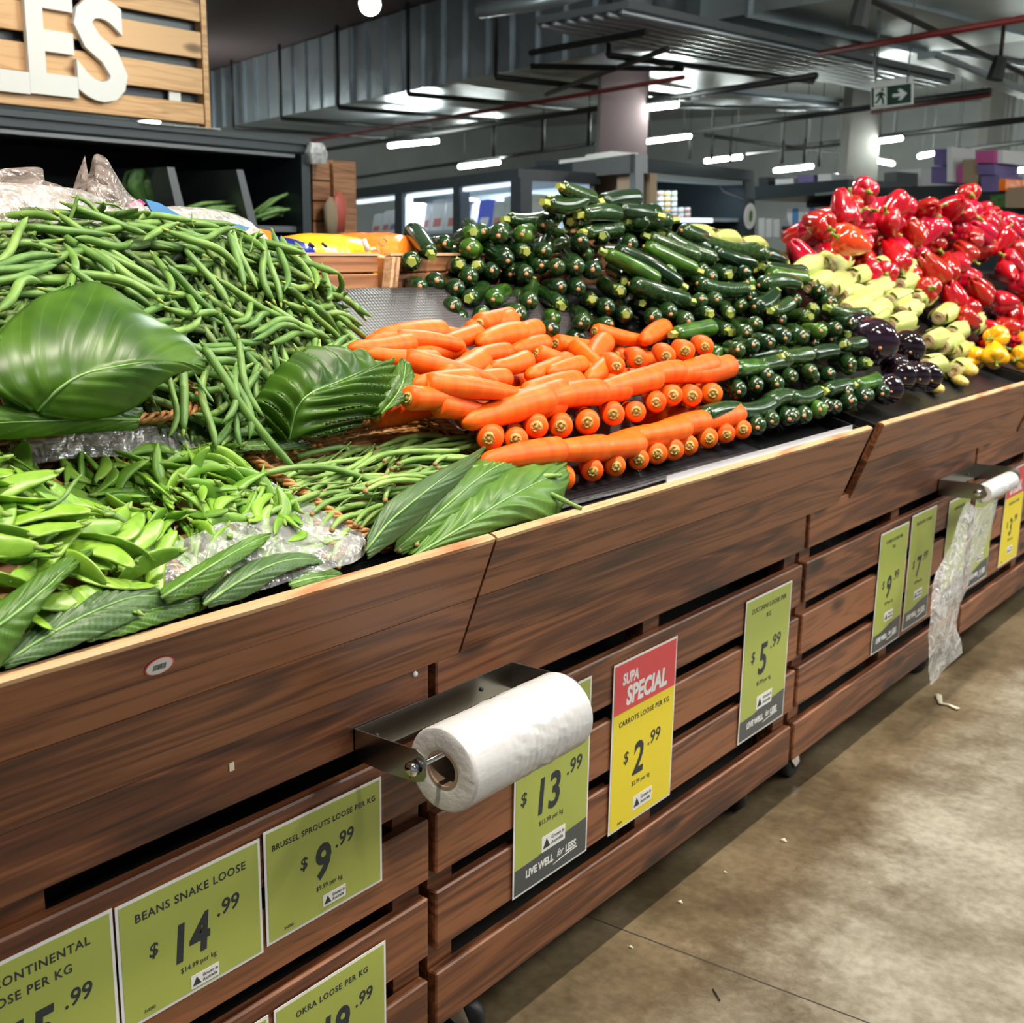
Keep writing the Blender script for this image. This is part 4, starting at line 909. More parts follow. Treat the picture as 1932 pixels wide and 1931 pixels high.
for px, py in ((1312, 440), (1372, 450), (1425, 462)):
    P = hx(px - 25, py, -.72); o, L, R = KP[kn % 5]; kn += 1; put(o, frame(P, hx(px + 30, py + 6, -.72) - P, (0, 0, 1), 1, 1), 'pale corn cob lying behind the crest of the zucchini pile', 'corn', 'corn cobs behind the zucchini crest')
for (px, py), r_c, lab in (((1838, 700), .026, 'peeled yellow corn end at the lip beside the yellow capsicums'), ((1822, 722), .02, 'lowest peeled corn tip at the lip'), ((1775, 735), .022, 'peeled corn tip at the lip beside the small eggplants')):
    P = hx(px, py, -.03); mb = MB(); mb.tube([P, P + Vector((-.03, .03, .0)), P + Vector((-.06, .06, .0))], [r_c * .6, r_c, r_c * .5], 12); tag(settle(mb.build('peeled_corn', 'corn_kernels')), lab, 'corn')
# ------------------------------------------------------------------ eggplants
EP = [eggplant(0), eggplant(1)]
for i, (px, py, x, s_, lab) in enumerate(((1655, 655, -.10, 1.42, 'largest glossy eggplant, at the left end beside the zucchini rows'), (1712, 663, -.11, 1.15, 'glossy eggplant right of the largest one, under the corn'), (1618, 626, -.18, 1.1, 'dark eggplant peeping out behind the largest one'),
      (1676, 736, -.02, .92, 'small matt eggplant at the lip, lowest left'), (1702, 712, -.04, .95, 'leftmost of the three small eggplants in a row'), (1730, 714, -.03, .92, 'middle of the three small eggplants in a row'), (1752, 716, -.03, .9, 'rightmost of the three small eggplants in a row'), (1690, 700, -.07, .9, 'small eggplant tucked behind the row of three'))):
    P = hx(px, py, x); o = EP[i % 2][0]; put(o, frame(P + Vector((.02, -.03, 0)), (-.62, .76, .12), (0, 0, 1), i, s_), lab, 'eggplant', 'eggplants')

# ------------------------------------------------------------------ capsicums
PP = [capsicum(i) for i in range(7)]; PK = Pack(); pn = 0
PS = Surf([[(1500, 470, -.44), (1580, 500, -.40), (1700, 520, -.33), (1800, 565, -.25), (1870, 640, -.16), (2000, 650, -.12)],
           [(1490, 462, -.46), (1610, 470, -.42), (1740, 485, -.36), (1850, 520, -.29), (1935, 570, -.23), (2040, 590, -.2)],
           [(1520, 442, -.48), (1620, 425, -.45), (1760, 425, -.40), (1880, 450, -.36), (1960, 480, -.32), (2060, 500, -.3)],
           [(1560, 410, -.50), (1640, 372, -.47), (1740, 372, -.45), (1840, 385, -.44), (1932, 410, -.44), (2070, 430, -.44)]], back=(-.25, 0, -.10))
rg = np.random.default_rng(21)
def put_cap(P, d, up, s, lab='red capsicum in the large heap at the right', grp='red capsicums in the heap'):
    global pn
    o, L, R = PP[pn % 7]; pn += 1; put(o, frame(P, d, up, random.uniform(0, 6), s), lab, 'capsicum', grp); A = Vector(P) + Vector(d).normalized() * .03; B = Vector(P) + Vector(d).normalized() * .075; PK.add(list(A), list(B), .042)
for px, py, x, d, lab in ((1640, 362, -.47, (-.6, .7, .1), 'red capsicum at the upper left crest, stem toward the camera'), (1836, 368, -.46, (-.6, .7, .1), 'red capsicum at the right of the crest, stem toward the camera'), (1878, 402, -.43, (-.9, .1, 0), 'red capsicum below the right crest, stem turned right')):
    P = hx(px, py, x); put_cap(P, d, (0, 0, 1), 1.12, lab, 'stem-out red capsicums on the crest')
for depth, k, mx in ((0, .74, 120), (.055, .70, 60)):
    n_ = 0
    for _ in range(2500):
        P, nrm, u, v = PS.sample(rg); P = P - nrm * (.035 + depth)
        d = rg.normal(0, 1, 3); d -= nrm * d.dot(nrm) * .6; d[2] *= .6; d /= np.linalg.norm(d)
        A = P - d * .022; B = P + d * .022
        if PK.clear(A, B, .042, k) and P[2] > bed(P[0]) + .03:
            put_cap(P - d * .055, d, nrm, rg.uniform(1.0, 1.25)); n_ += 1
            if n_ >= mx: break
    print('cap', n_)
o, L, R = capsicum(31, 'capsicum_orange')
o.matrix_world = frame(hx(1575, 445, -.38), (.5, .8, -.25), (1, 0, 1), 1, 1.15); tag(o, 'single orange-red capsicum low on the left side of the red heap', 'capsicum')
YP = [capsicum(41 + i, 'capsicum_yellow') for i in range(2)]
for i, (px, py, x, d, lab) in enumerate(((1868, 640, -.08, (.2, 1, .1), 'topmost yellow capsicum of the small group'), (1880, 688, -.03, (-.3, .6, .5), 'frontmost yellow capsicum at the lip'), (1915, 680, -.05, (.2, .9, .2), 'yellow capsicum at the right edge of the photo'), (1856, 685, -.08, (-.8, .3, .3), 'leftmost yellow capsicum beside the corn'), (1930, 650, -.12, (.1, .9, .2), 'yellow capsicum behind, at the right edge'))):
    put(YP[i % 2][0], frame(hx(px, py, x), d, (0, 0, 1), i * 1.3, 1.0), lab, 'capsicum', 'yellow capsicums')

# ------------------------------------------------------------------ green beans
BS = Surf([[(-90, 690, -.14), (100, 720, -.15), (300, 740, -.18), (430, 830, -.15), (560, 790, -.20), (690, 690, -.28)],
           [(-90, 600, -.20), (120, 600, -.22), (300, 620, -.25), (440, 680, -.24), (580, 680, -.28), (690, 660, -.35)],
           [(-90, 500, -.32), (130, 490, -.34), (300, 500, -.35), (440, 545, -.36), (575, 575, -.39), (670, 620, -.43)],
           [(-90, 436, -.46), (130, 410, -.46), (300, 412, -.46), (450, 448, -.47), (560, 492, -.47), (645, 565, -.50)]], back=(-.2, .03, -.05))
BK = Pack(); BP = []
for i in range(10):
    mb, mt, L, R, pts = bean(i); BP.append((root('green_bean', mb, mt), L))
rg = np.random.default_rng(31); bn = 0
BL = {0: ('green bean on the lower front of the big heap, near the leaves', 'green beans low on the heap front'), 1: ('green bean on the middle slope of the big heap', 'green beans on the middle slope'), 2: ('green bean near the crest of the big heap', 'green beans along the crest')}
def bean_pass(att, depth, k, mx, lift=0):
    global bn
    n = 0
    for _ in range(att):
        P, nrm, u, v = BS.sample(rg); P = P - nrm * depth
        up_ = np.array([0, 0, 1.0]); t1 = np.cross(nrm, up_); t1 /= np.linalg.norm(t1) + 1e-9; t2 = np.cross(nrm, t1)
        a = rg.normal(.45, .75) if v > .45 else rg.normal(0, .9)
        d = t1 * math.cos(a) + t2 * math.sin(a); d += nrm * rg.normal(0, .09 + lift); d /= np.linalg.norm(d)
        if rg.random() < .5: d = -d
        i = bn % 10; L = BP[i][1]; A = P - d * L / 2; B = P + d * L / 2
        if BK.clear(A + d * .012, B - d * .012, .0056, k):
            z = u; key = 0 if z < .33 else (1 if z < .62 else 2)
            put(BP[i][0], frame(A, d, nrm + rg.normal(0, .3, 3), 0, rg.uniform(.92, 1.15)), BL[key][0], 'green bean', BL[key][1]); BK.add(A, B, .0059); bn += 1; n += 1
            if n >= mx: break
    return n
for pl in ([(395, 690, -.20), (408, 850, -.13)], [(430, 700, -.19), (470, 830, -.13)], [(318, 700, -.19), (316, 828, -.14)], [(420, 740, -.18), (455, 845, -.13)], [(370, 710, -.19), (404, 760, -.15)], [(445, 690, -.2), (418, 800, -.14)], [(450, 640, -.22), (500, 790, -.15)]):
    A, B = hx(*pl[0]), hx(*pl[1]); i = bn % 10; o, L = BP[i]; d = B - A
    put(o, frame(A, d, (1, -.4, .4), 0, d.length / L), 'long green bean dangling over the basket edge between the two dark leaves', 'green bean', 'green beans dangling over the basket edge'); BK.add(list(A), list(B), .006); bn += 1
mb = MB(); pts = [Vector(p) for p in cr([hx(385, 655, -.20), hx(425, 715, -.17), hx(455, 765, -.15), hx(510, 835, -.125), hx(563, 892, -.10)], 20)]
mb.tube(pts, [.004] + [.0064] * 16 + [.0055, .004, .001], 10); mb.tube([pts[0], pts[0] + (pts[0] - pts[1]).normalized() * .012], [.003, .001], 6)
o = settle(mb.build('green_bean', 'bean_skin')); tag(o, 'longest green bean, hanging diagonally down to the snake beans', 'green bean'); BK.add(list(pts[0]), list(pts[-1]), .007)
print('beans', bean_pass(9000, -.004, .9, 150), bean_pass(6000, .010, .86, 85), bean_pass(5000, .020, .82, 292 - bn), bn)
for a, b_ in (((70, 392), (130, 440)), ((140, 372), (210, 425)), ((125, 430), (150, 360)), ((180, 382), (235, 398)), ((362, 402), (368, 432)), ((428, 425), (470, 445)), ((462, 435), (460, 500)), ((490, 435), (470, 480))):
    A, B = hx(*a, -.45), hx(*b_, -.44); i = bn % 10; o, L = BP[i]; put(o, frame(A, B - A, (1, -.4, .4), 0, (B - A).length / L * .95), 'green bean poking up from the crest of the heap', 'green bean', 'green beans poking up at the crest'); bn += 1
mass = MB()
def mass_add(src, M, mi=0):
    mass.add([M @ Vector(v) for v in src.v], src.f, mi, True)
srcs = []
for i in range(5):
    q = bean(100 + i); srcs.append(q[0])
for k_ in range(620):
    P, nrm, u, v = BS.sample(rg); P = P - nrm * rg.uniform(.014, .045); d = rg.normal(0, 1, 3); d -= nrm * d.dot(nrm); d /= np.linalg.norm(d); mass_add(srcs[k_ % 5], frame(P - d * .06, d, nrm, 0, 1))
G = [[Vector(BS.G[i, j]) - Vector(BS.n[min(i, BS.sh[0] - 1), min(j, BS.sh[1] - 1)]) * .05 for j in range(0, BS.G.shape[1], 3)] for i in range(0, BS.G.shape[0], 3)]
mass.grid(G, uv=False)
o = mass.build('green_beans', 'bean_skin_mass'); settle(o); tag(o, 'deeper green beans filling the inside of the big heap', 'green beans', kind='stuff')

# ================================================================== BASKETS
def basket(lab, FL, FR, BR, BL_, h=.055, wall=True, inset=.82):
    c = [Vector(p) for p in (FL, FR, BR, BL_)]; nrm = (c[1] - c[0]).cross(c[3] - c[0]).normalized()
    if nrm.z < 0: nrm = -nrm
    cen = sum(c, Vector()) / 4; B = thing('wicker_basket', lab, 'basket', cen - nrm * h, 'wicker baskets')
    def loop(inset_, dz, n=200):     # rounded rectangle points
        out = []; P = [cen + (p - cen) * inset_ for p in c]
        rad = .16; E_ = []
        for i in range(4):
            p0, p1, p2 = P[i - 1], P[i], P[(i + 1) % 4]; a = p1 + (p0 - p1) * rad; b2 = p1 + (p2 - p1) * rad
            for t in np.linspace(0, 1, 8): E_.append(a * (1 - t) ** 2 + p1 * 2 * t * (1 - t) + b2 * t * t)
        E_.append(E_[0]); ln = [0]
        for a, b2 in zip(E_, E_[1:]): ln.append(ln[-1] + (b2 - a).length)
        j = 0
        for k in range(n):
            s_ = ln[-1] * k / n
            while ln[j + 1] < s_: j += 1
            t = (s_ - ln[j]) / max(1e-9, ln[j + 1] - ln[j]); out.append(E_[j].lerp(E_[j + 1], t) + nrm * dz)
        return out
    rim = MB(); base = loop(1, 0, 300)
    for ph in (0, 2.1, 4.2):
        pts = []
        for k in range(301):
            p = base[k % 300]; q = base[(k + 1) % 300]; t = (q - p).normalized(); s_ = t.cross(nrm).normalized(); a = k * 2 * PI * 34 / 300 + ph
            pts.append(p + s_ * math.cos(a) * .0055 + nrm * math.sin(a) * .0040)
        rim.tube(pts, .0036, 6, cap=False)
    rim.build('rim', 'wicker', B)
    if wall:
        W_ = MB(); ns = 7; nst = 64; lv = max(6, int(h / .0068))
        for l in range(lv):
            f = (l + .5) / lv; lp = loop(1 + (inset - 1) * f, -h * f, 256); pts = []
            for k in range(257):
                p = lp[k % 256]; q = lp[(k + 1) % 256]; s_ = (q - p).normalized().cross(nrm).normalized(); pts.append(p + s_ * .0032 * math.sin(k * PI * nst / 256 + l * PI))
            W_.tube(pts, h / lv * .50, 5, cap=False)
        A = loop(.995, -.002, nst); Z = loop(inset, -h, nst)
        for a, b2 in zip(A, Z): W_.tube([a, b2], .0022, 5)
        W_.build('woven_wall', 'wicker', B)
        f = MB(); Z2 = loop(inset * 1.0, -h * .97, 40); f.add(Z2, [tuple(range(40))]); f.build('base', 'wicker', B)
    return B, c, nrm, cen
SN = basket('wicker basket of big flat snow peas at the left edge', (.03, .46, 1.03), (.03, .85, 1.03), (-.20, .76, 1.165), (-.20, .40, 1.165))
SU = basket('wicker basket with plastic liner, full of small flat pods', (.018, .865, 1.018), (.018, 1.118, 1.018), (-.205, 1.055, 1.145), (-.205, .785, 1.145))
SK = basket('wicker basket of thin ridged snake beans, beside the carrots', (.030, 1.150, 1.028), (.030, 1.56, 1.028), (-.20, 1.515, 1.155), (-.20, 1.085, 1.15))
BB1 = basket('wicker basket under the green bean heap, behind the big dark leaf', (-.19, .55, 1.21), (-.19, 1.05, 1.205), (-.50, 1.02, 1.39), (-.50, .50, 1.40), h=.10)
BB2 = basket('wicker basket under the right end of the green bean heap', (-.24, 1.085, 1.19), (-.29, 1.45, 1.20), (-.53, 1.45, 1.35), (-.52, 1.05, 1.36), h=.06)
# curled back rim of the snake bean basket
mb = MB()
for i in range(8):
    pts = [hx(455 + (842 - 455) * t, 872 - 84 * t - 12 * math.sin(PI * t) + i * 6.2, -.205 + i * .0035) + Vector((.0016 * math.sin(t * 90 + i * PI), 0, 0)) for t in np.linspace(0, 1, 90)]
    mb.tube(pts, .0040, 6)
mb.build('back_wall', 'wicker', SK[0])

# ------------------------------------------------------------------ pods and snake beans
def basket_surface(Bk, bulge, inset=.9, ud=1):
    b, c, nrm, cen = Bk; c = [cen + (p - cen) * inset for p in c]
    def f(u, v):      # u 0 front..1 back, v 0 left..1 right
        p = (c[0] * (1 - v) + c[1] * v) * (1 - u * ud) + (c[3] * (1 - v) + c[2] * v) * u * ud
        return p + nrm * (bulge(u, v))
    return f, nrm
def fill(protos, f, nrm, layers, r, lab, cat, grp, dirf, L0, tilt, rng, k0, seg_in=.15):
    K = Pack(); n = 0
    for (att, dep, k, mx) in layers:
        m_ = 0
        for _ in range(att):
            u, v = rng.random(2); P = np.array(f(u, v)) - np.array(nrm) * dep; i = n % len(protos); o, L = protos[i]
            d = dirf(rng, u, v); nn = np.array(nrm); d = d - nn * d.dot(nn); d /= np.linalg.norm(d); d = d + nn * rng.normal(0, tilt); d /= np.linalg.norm(d)
            A = P - d * L / 2; B = P + d * L / 2
            if K.clear(A + d * L * seg_in, B - d * L * seg_in, r, k):
                up = nn + rng.normal(0, k0, 3)
                put(o, frame(A, d, up, 0, rng.uniform(.9, 1.12)), lab, cat, grp); K.add(A, B, r); n += 1; m_ += 1
                if m_ >= mx: break
    return n
SPP = []
for i in range(8): mb, L = pod(i); SPP.append((root('flat_pod', mb, ['pod_skin', 'pod_calyx']), L))
f, nr = basket_surface(SU, lambda u, v: .004 + .018 * math.sin(PI * u) ** .6 * math.sin(PI * v) ** .6 + .018 * u, .84)
print('pods', fill(SPP, f, nr, [(4000, -.003, .62, 120), (2500, .006, .56, 100), (1500, .014, .45, 70)], .0066, 'small flat green pod in the basket with the plastic liner', 'pea pod', 'flat pods in the lined basket', lambda g, u, v: g.normal(0, 1, 3), .07, .22, np.random.default_rng(3), .8))
SNP = []
for i in range(6): mb, L = pod(50 + i, L=.086 + .006 * (i % 3), W=.028, snow=True); SNP.append((root('snow_pea', mb, ['snow_pod_skin', 'pod_calyx']), L))
f, nr = basket_surface(SN, lambda u, v: .010 + .050 * math.sin(PI * u) ** .7 * math.sin(PI * min(1, v)) ** .5 + .060 * u * (1 - v), .88)
print('snow', fill(SNP, f, nr, [(2500, -.006, .58, 90), (1500, .008, .52, 70), (1000, .02, .45, 50)], .0115, 'large pale green snow pea with bumps in the leftmost basket', 'snow pea', 'snow peas in the leftmost basket', lambda g, u, v: g.normal(0, 1, 3) + np.array([.3, .8, 0]) * (1 if g.random() < .5 else -1), .1, .2, np.random.default_rng(4), .7))
for a, b_, sz in (((245, 940), (180, 870), 1), ((10, 850), (65, 825), 1), ((330, 900), (400, 870), .8), ((60, 850), (90, 900), 1)):
    pass
for a, b_, lab in (((372, 915), (395, 843), 'flat pod standing upright in the middle of the lined basket'), ((345, 905), (428, 885), 'dark green curved pod in front of the upright pod'), ((348, 905), (425, 985), 'long crescent pod lying diagonal below the curved pod'), ((360, 918), (430, 940), 'broad pod crossing the long crescent pod')):
    o, L = SPP[3]; P, Q = hx(*a, -.09), hx(*b_, -.085); put(o, frame(P, Q - P, (.8, -.5, .3), 0, (Q - P).length / L), lab, 'pea pod', None)
for a, b_ in (((60, 960), (150, 1000)), ((190, 960), (290, 1055)), ((150, 900), (75, 960))):
    i = bn % 10; o, L = BP[i]; P, Q = hx(*a, -.05), hx(*b_, -.03); put(o, frame(P, Q - P, (.6, -.4, .6), 0, (Q - P).length / L), 'stray green bean lying across the snow peas', 'green bean', 'stray beans on the snow peas'); bn += 1
SKP = []
for i in range(8): mb, L = snake(i); SKP.append((root('snake_bean', mb, ['snake_skin', 'snake_tip']), L))
f, nr = basket_surface(SK, lambda u, v: -.010 + .020 * math.sin(PI * u) ** .6 * math.sin(PI * v) ** .5 - .012 * u + .010 * v, .80, .74)
print('snake', fill(SKP, f, nr, [(1500, -.010, .8, 26), (1500, -.001, .75, 30), (1500, .008, .7, 40), (800, .016, .6, 30)], .0048, 'thin ridged snake bean in the basket beside the carrots', 'snake bean', 'snake beans in the basket', lambda g, u, v: np.array([g.normal(-.05, .35), 1.0, 0]) * (1 if g.random() < .8 else -1), .2, .03, np.random.default_rng(5), .3))
for pl, in (([(560, 862, -.17), (600, 852, -.16), (650, 845, -.16), (660, 870, -.15)],), ([(600, 930, -.06), (560, 945, -.05), (490, 975, -.04)],)):
    mb = MB(); pts = [Vector(p) for p in cr([hx(*q) for q in pl], 18)]; mb.tube(pts, [.0045] * 17 + [.002], 8); o = settle(mb.build('snake_bean', 'snake_skin'))
    tag(o, 'snake bean arching over the basket rim under the green beans' if pl[0][0] == 560 else 'snake bean hanging over the plastic toward the flat pods', 'snake bean')
rr = random.Random(9); K2 = 0
for k in range(26):
    px, py = rr.uniform(545, 700), rr.uniform(870, 985)
    if abs((py - 870) - (px - 545) * .5) > 60: continue
    P = hx(px, py, -.15 + (py - 870) / 115 * .13); i = k % 8; o, L = SKP[i]; a = rr.uniform(0, 6)
    put(o, frame(P, (math.cos(a) * .4, .8, math.sin(a) * .3 + .1), (1, 0, 1), rr.uniform(0, 6), .34), 'short cut end of a snake bean at the left of its basket', 'snake bean', 'cut snake bean ends at the basket corner')

# ================================================================== LEAVES
def leaf(name, L_, M_, R_2, lab, mt='broad_leaf', nj=29, ni=40, t=.0007, rib=.0025, nrib=13, slits=None, grp='decorative leaves', stem=None):
    # polylines from base to tip: left edge, midrib, right edge, as (px, py, x)
    A, Mm, B = [cr([hx(*p) for p in q], ni) for q in (L_, M_, R_2)]; G = []
    for i in range(ni):
        a, m_, b_ = Vector(A[i]), Vector(Mm[i]), Vector(B[i]); row = []
        nn = (b_ - a).cross(Vector(Mm[min(i + 1, ni - 1)]) - Vector(Mm[max(0, i - 1)])).normalized()
        if nn.dot(CAM - m_) < 0: nn = -nn
        for j in range(nj):
            u = j / (nj - 1) * 2 - 1; p = m_.lerp(a, -u) if u < 0 else m_.lerp(b_, u)
            bow = (1 - abs(u)) * abs(u) * 4
            ph = (i / (ni - 1) - .275 * abs(u)) * nrib * 2 * PI
            row.append(p + nn * (rib * math.cos(ph) * min(1, abs(u) * 3) * .5 + .16 * (a - b_).length * bow * .5 + .004 * mnoise.noise(p * 11)))
        G.append(row)
    mb = MB(); sk = None
    if slits:
        def sk(i, j):
            u = abs(j / (nj - 1) * 2 - 1); v = (i / (ni - 1) - .275 * u) * nrib; return u > slits[0] and (v % 1) < slits[1] and u < slits[2]
    mb.grid(G, uv=True, skip=sk, flip=True)
    o = mb.build(name, mt); settle(o); solid(o, t); tag(o, lab, 'leaf', grp)
    pts = [G[i][nj // 2] + (CAM - G[i][nj // 2]).normalized() * .0012 for i in range(0, ni, 3)]
    q = MB(); q.tube(pts, [.0022 * (1 - .8 * k / (len(pts) - 1)) for k in range(len(pts))], 6); add_mid = q.build('midrib', 'celery_green', o)
    return o
leaf('broad_leaf', [(40, 768, -.10), (-30, 720, -.11), (-10, 640, -.14), (60, 570, -.18), (150, 534, -.21), (205, 540, -.205), (300, 606, -.17), (345, 632, -.14), (384, 672, -.09)],
     [(70, 775, -.10), (110, 735, -.085), (160, 705, -.08), (230, 690, -.08), (310, 682, -.08), (387, 688, -.085)],
     [(85, 785, -.10), (150, 795, -.10), (225, 782, -.09), (275, 755, -.085), (300, 728, -.08), (345, 702, -.08), (385, 700, -.085)],
     'large dark green leaf standing against the bean heap at the left', nrib=8, nj=41, ni=50)
leaf('broad_leaf', [(270, 770, -.12), (180, 762, -.11), (80, 762, -.11), (-60, 770, -.11)], [(262, 792, -.11), (180, 790, -.10), (80, 795, -.10), (-60, 800, -.1)], [(255, 812, -.11), (170, 816, -.11), (60, 826, -.11), (-60, 832, -.12)],
     'dark leaf lying beneath the big leaf, above the plastic liner', nrib=6, ni=26)
leaf('broad_leaf', [(-40, 690, -.10), (20, 620, -.15), (70, 575, -.18), (120, 545, -.20)], [(-40, 676, -.11), (10, 620, -.155), (70, 572, -.185), (128, 540, -.205)], [(-40, 650, -.12), (20, 605, -.16), (80, 562, -.19), (135, 537, -.21)],
     'narrow folded leaf edge at far left over the beans', mt='blade_leaf', ni=20)
leaf('slit_leaf', [(525, 830, -.17), (487, 770, -.17), (490, 740, -.18), (520, 700, -.19), (560, 665, -.2), (600, 658, -.21)],
     [(545, 828, -.15), (560, 770, -.14), (590, 740, -.14), (640, 720, -.15), (690, 700, -.17), (735, 690, -.19)],
     [(640, 815, -.14), (690, 795, -.13), (730, 775, -.12), (755, 750, -.12), (752, 715, -.14), (738, 692, -.18)],
     'dark slitted leaf standing at the right front of the bean heap', nrib=8, rib=.014, slits=(.40, .16, .95), ni=120, nj=45)
leaf('broad_leaf', [(700, 785, -.12), (715, 755, -.12), (735, 715, -.13), (755, 678, -.15)], [(720, 780, -.11), (745, 750, -.11), (760, 720, -.12), (765, 680, -.15)], [(750, 765, -.10), (780, 750, -.10), (786, 730, -.11), (775, 690, -.14)],
     'small yellowing leaf point between the slitted leaf and the carrots', ni=20, nrib=5)
leaf('blade_leaf', [(420, 845, -.17), (450, 835, -.17), (500, 825, -.17), (560, 800, -.18)], [(418, 852, -.165), (460, 845, -.16), (510, 840, -.16), (570, 830, -.17)], [(420, 858, -.16), (470, 852, -.15), (520, 850, -.15), (590, 845, -.16)],
     'grey-green leaf edge on the basket rim under the dangling beans', ni=18)
# front blades, standing between the baskets and the lip
def blade(L_, M_, R_2, lab, dx=0, **k):
    f5 = lambda q: [(p[0], p[1], p[2] + dx) for p in q]
    return leaf('blade_leaf', f5(L_), f5(M_), f5(R_2), lab, **{**dict(mt='blade_leaf', rib=.003, nrib=10), **k})
blade([(692, 1010, .030), (735, 945, .02), (815, 895, .0), (880, 862, -.03), (915, 842, -.05)], [(690, 1040, .045), (735, 985, .04), (800, 930, .03), (860, 885, .0), (916, 843, -.05)], [(694, 1056, .048), (760, 1010, .035), (820, 955, .02), (875, 900, -.005), (917, 846, -.05)],
      'long grey-green leaf blade leaning at the left of the three beside the carrots', dx=.012, mt='pale_leaf')
blade([(740, 1000, .03), (800, 930, .01), (880, 875, -.02), (960, 853, -.04), (1012, 843, -.05)], [(745, 1040, .042), (820, 975, .035), (900, 905, .015), (960, 868, -.01), (1012, 846, -.05)], [(760, 1050, .040), (850, 1000, .030), (925, 930, .01), (980, 880, -.01), (1014, 850, -.05)],
      'middle leaf blade of the three beside the carrots, tip curling up')
blade([(770, 1045, .040), (850, 960, .02), (900, 915, .0), (980, 878, -.015), (1062, 868, -.02)], [(780, 1050, .05), (880, 990, .048), (945, 948, .04), (1005, 915, .025), (1070, 885, .0)], [(800, 1053, .050), (905, 1012, .050), (985, 986, .046), (1050, 976, .038), (1073, 905, .01)],
      'broad green leaf in front of the lowest carrots', dx=.004, nrib=7, rib=.005)
blade([(300, 1116, .02), (360, 1074, .01), (420, 1040, .0), (470, 1016, -.02), (512, 1006, -.03)], [(305, 1130, .045), (365, 1090, .04), (420, 1055, .03), (470, 1028, .0), (513, 1008, -.03)], [(315, 1140, .045), (385, 1116, .040), (435, 1072, .03), (480, 1040, .01), (514, 1012, -.03)],
      'upright leaf blade in front of the plastic liner, pointing right', dx=.022)
blade([(380, 1126, .03), (440, 1078, .02), (500, 1052, .01), (560, 1046, .01), (612, 1056, .01)], [(385, 1140, .045), (450, 1098, .040), (510, 1068, .035), (565, 1056, .02), (613, 1060, .015)], [(395, 1146, .044), (465, 1126, .044), (525, 1088, .04), (580, 1068, .03), (614, 1066, .02)],
      'arched leaf blade resting on the plastic-covered basket rim', dx=.020, mt='pale_leaf')
blade([(540, 1095, .035), (580, 1076, .03), (620, 1073, .03), (642, 1082, .03)], [(545, 1105, .045), (585, 1093, .045), (620, 1088, .04), (645, 1088, .035)], [(550, 1112, .05), (590, 1106, .05), (625, 1102, .045), (643, 1098, .04)],
      'short leaf tip on the black lip beside the bin joint', ni=16, dx=.010)
blade([(-50, 1170, .02), (20, 1120, .01), (80, 1078, .0), (130, 1050, -.02), (177, 1036, -.03)], [(-50, 1210, .04), (20, 1165, .035), (80, 1115, .02), (130, 1072, .0), (176, 1039, -.03)], [(-40, 1300, .04), (15, 1240, .035), (60, 1170, .03), (110, 1105, .02), (175, 1045, -.02)],
      'leftmost long leaf blade rising over the snow peas', dx=.030)
blade([(0, 1232, .035), (90, 1165, .02), (170, 1120, .01), (250, 1098, .01), (322, 1122, .02)], [(3, 1255, .045), (90, 1200, .04), (170, 1158, .035), (250, 1128, .03), (323, 1128, .025)], [(10, 1264, .05), (110, 1232, .05), (200, 1195, .05), (280, 1160, .04), (324, 1138, .03)],
      'longest leaf blade along the front lip at the left', dx=.018, mt='pale_leaf')
blade([(150, 1188, .03), (210, 1148, .02), (270, 1128, .02), (340, 1124, .02), (390, 1128, .03)], [(155, 1205, .045), (220, 1173, .04), (280, 1153, .04), (340, 1142, .035), (391, 1136, .035)], [(165, 1214, .05), (235, 1200, .05), (290, 1182, .05), (350, 1162, .045), (391, 1148, .04)],
      'leaf blade beneath the arched ones, above the black lip', dx=.015)

# ================================================================== PLASTIC
def film_sheet(name, rows, lab, m_='clear_film', ni=64, nj=120, amp=.005, fr_=30, cat='plastic liner'):
    G = loft([[hx(*p) for p in r] for r in rows], ni, nj)
    for r in G:
        for j, p in enumerate(r):
            q = p * fr_; n = abs(mnoise.noise(q)) * 1.6 - .4 + .5 * mnoise.noise(q * 2.3); d = (CAM - p).normalized(); r[j] = p + d * n * amp + Vector((0, 0, .4 * amp * mnoise.noise(q + Vector((9, 3, 1)))))
    mb = MB(); mb.grid(G, uv=False); o = settle(mb.build(name, m_)); return tag(o, lab, cat)
film_sheet('plastic_liner', [[(20, 838, -.20), (110, 815, -.20), (200, 800, -.20), (290, 798, -.20), (345, 820, -.20), (400, 850, -.19), (470, 885, -.14), (540, 925, -.09), (610, 965, -.04), (690, 1010, .02)],
                             [(20, 858, -.19), (110, 845, -.19), (200, 836, -.19), (280, 838, -.185), (340, 856, -.18), (392, 876, -.165), (450, 915, -.12), (520, 950, -.07), (590, 985, -.02), (680, 1040, .035)],
                             [(30, 885, -.18), (110, 868, -.18), (190, 862, -.18), (270, 862, -.18), (335, 876, -.175), (385, 895, -.155), (440, 935, -.11), (505, 968, -.06), (570, 1000, -.01), (660, 1052, .04)]],
           'crumpled clear plastic over the back and right rim of the pod basket')
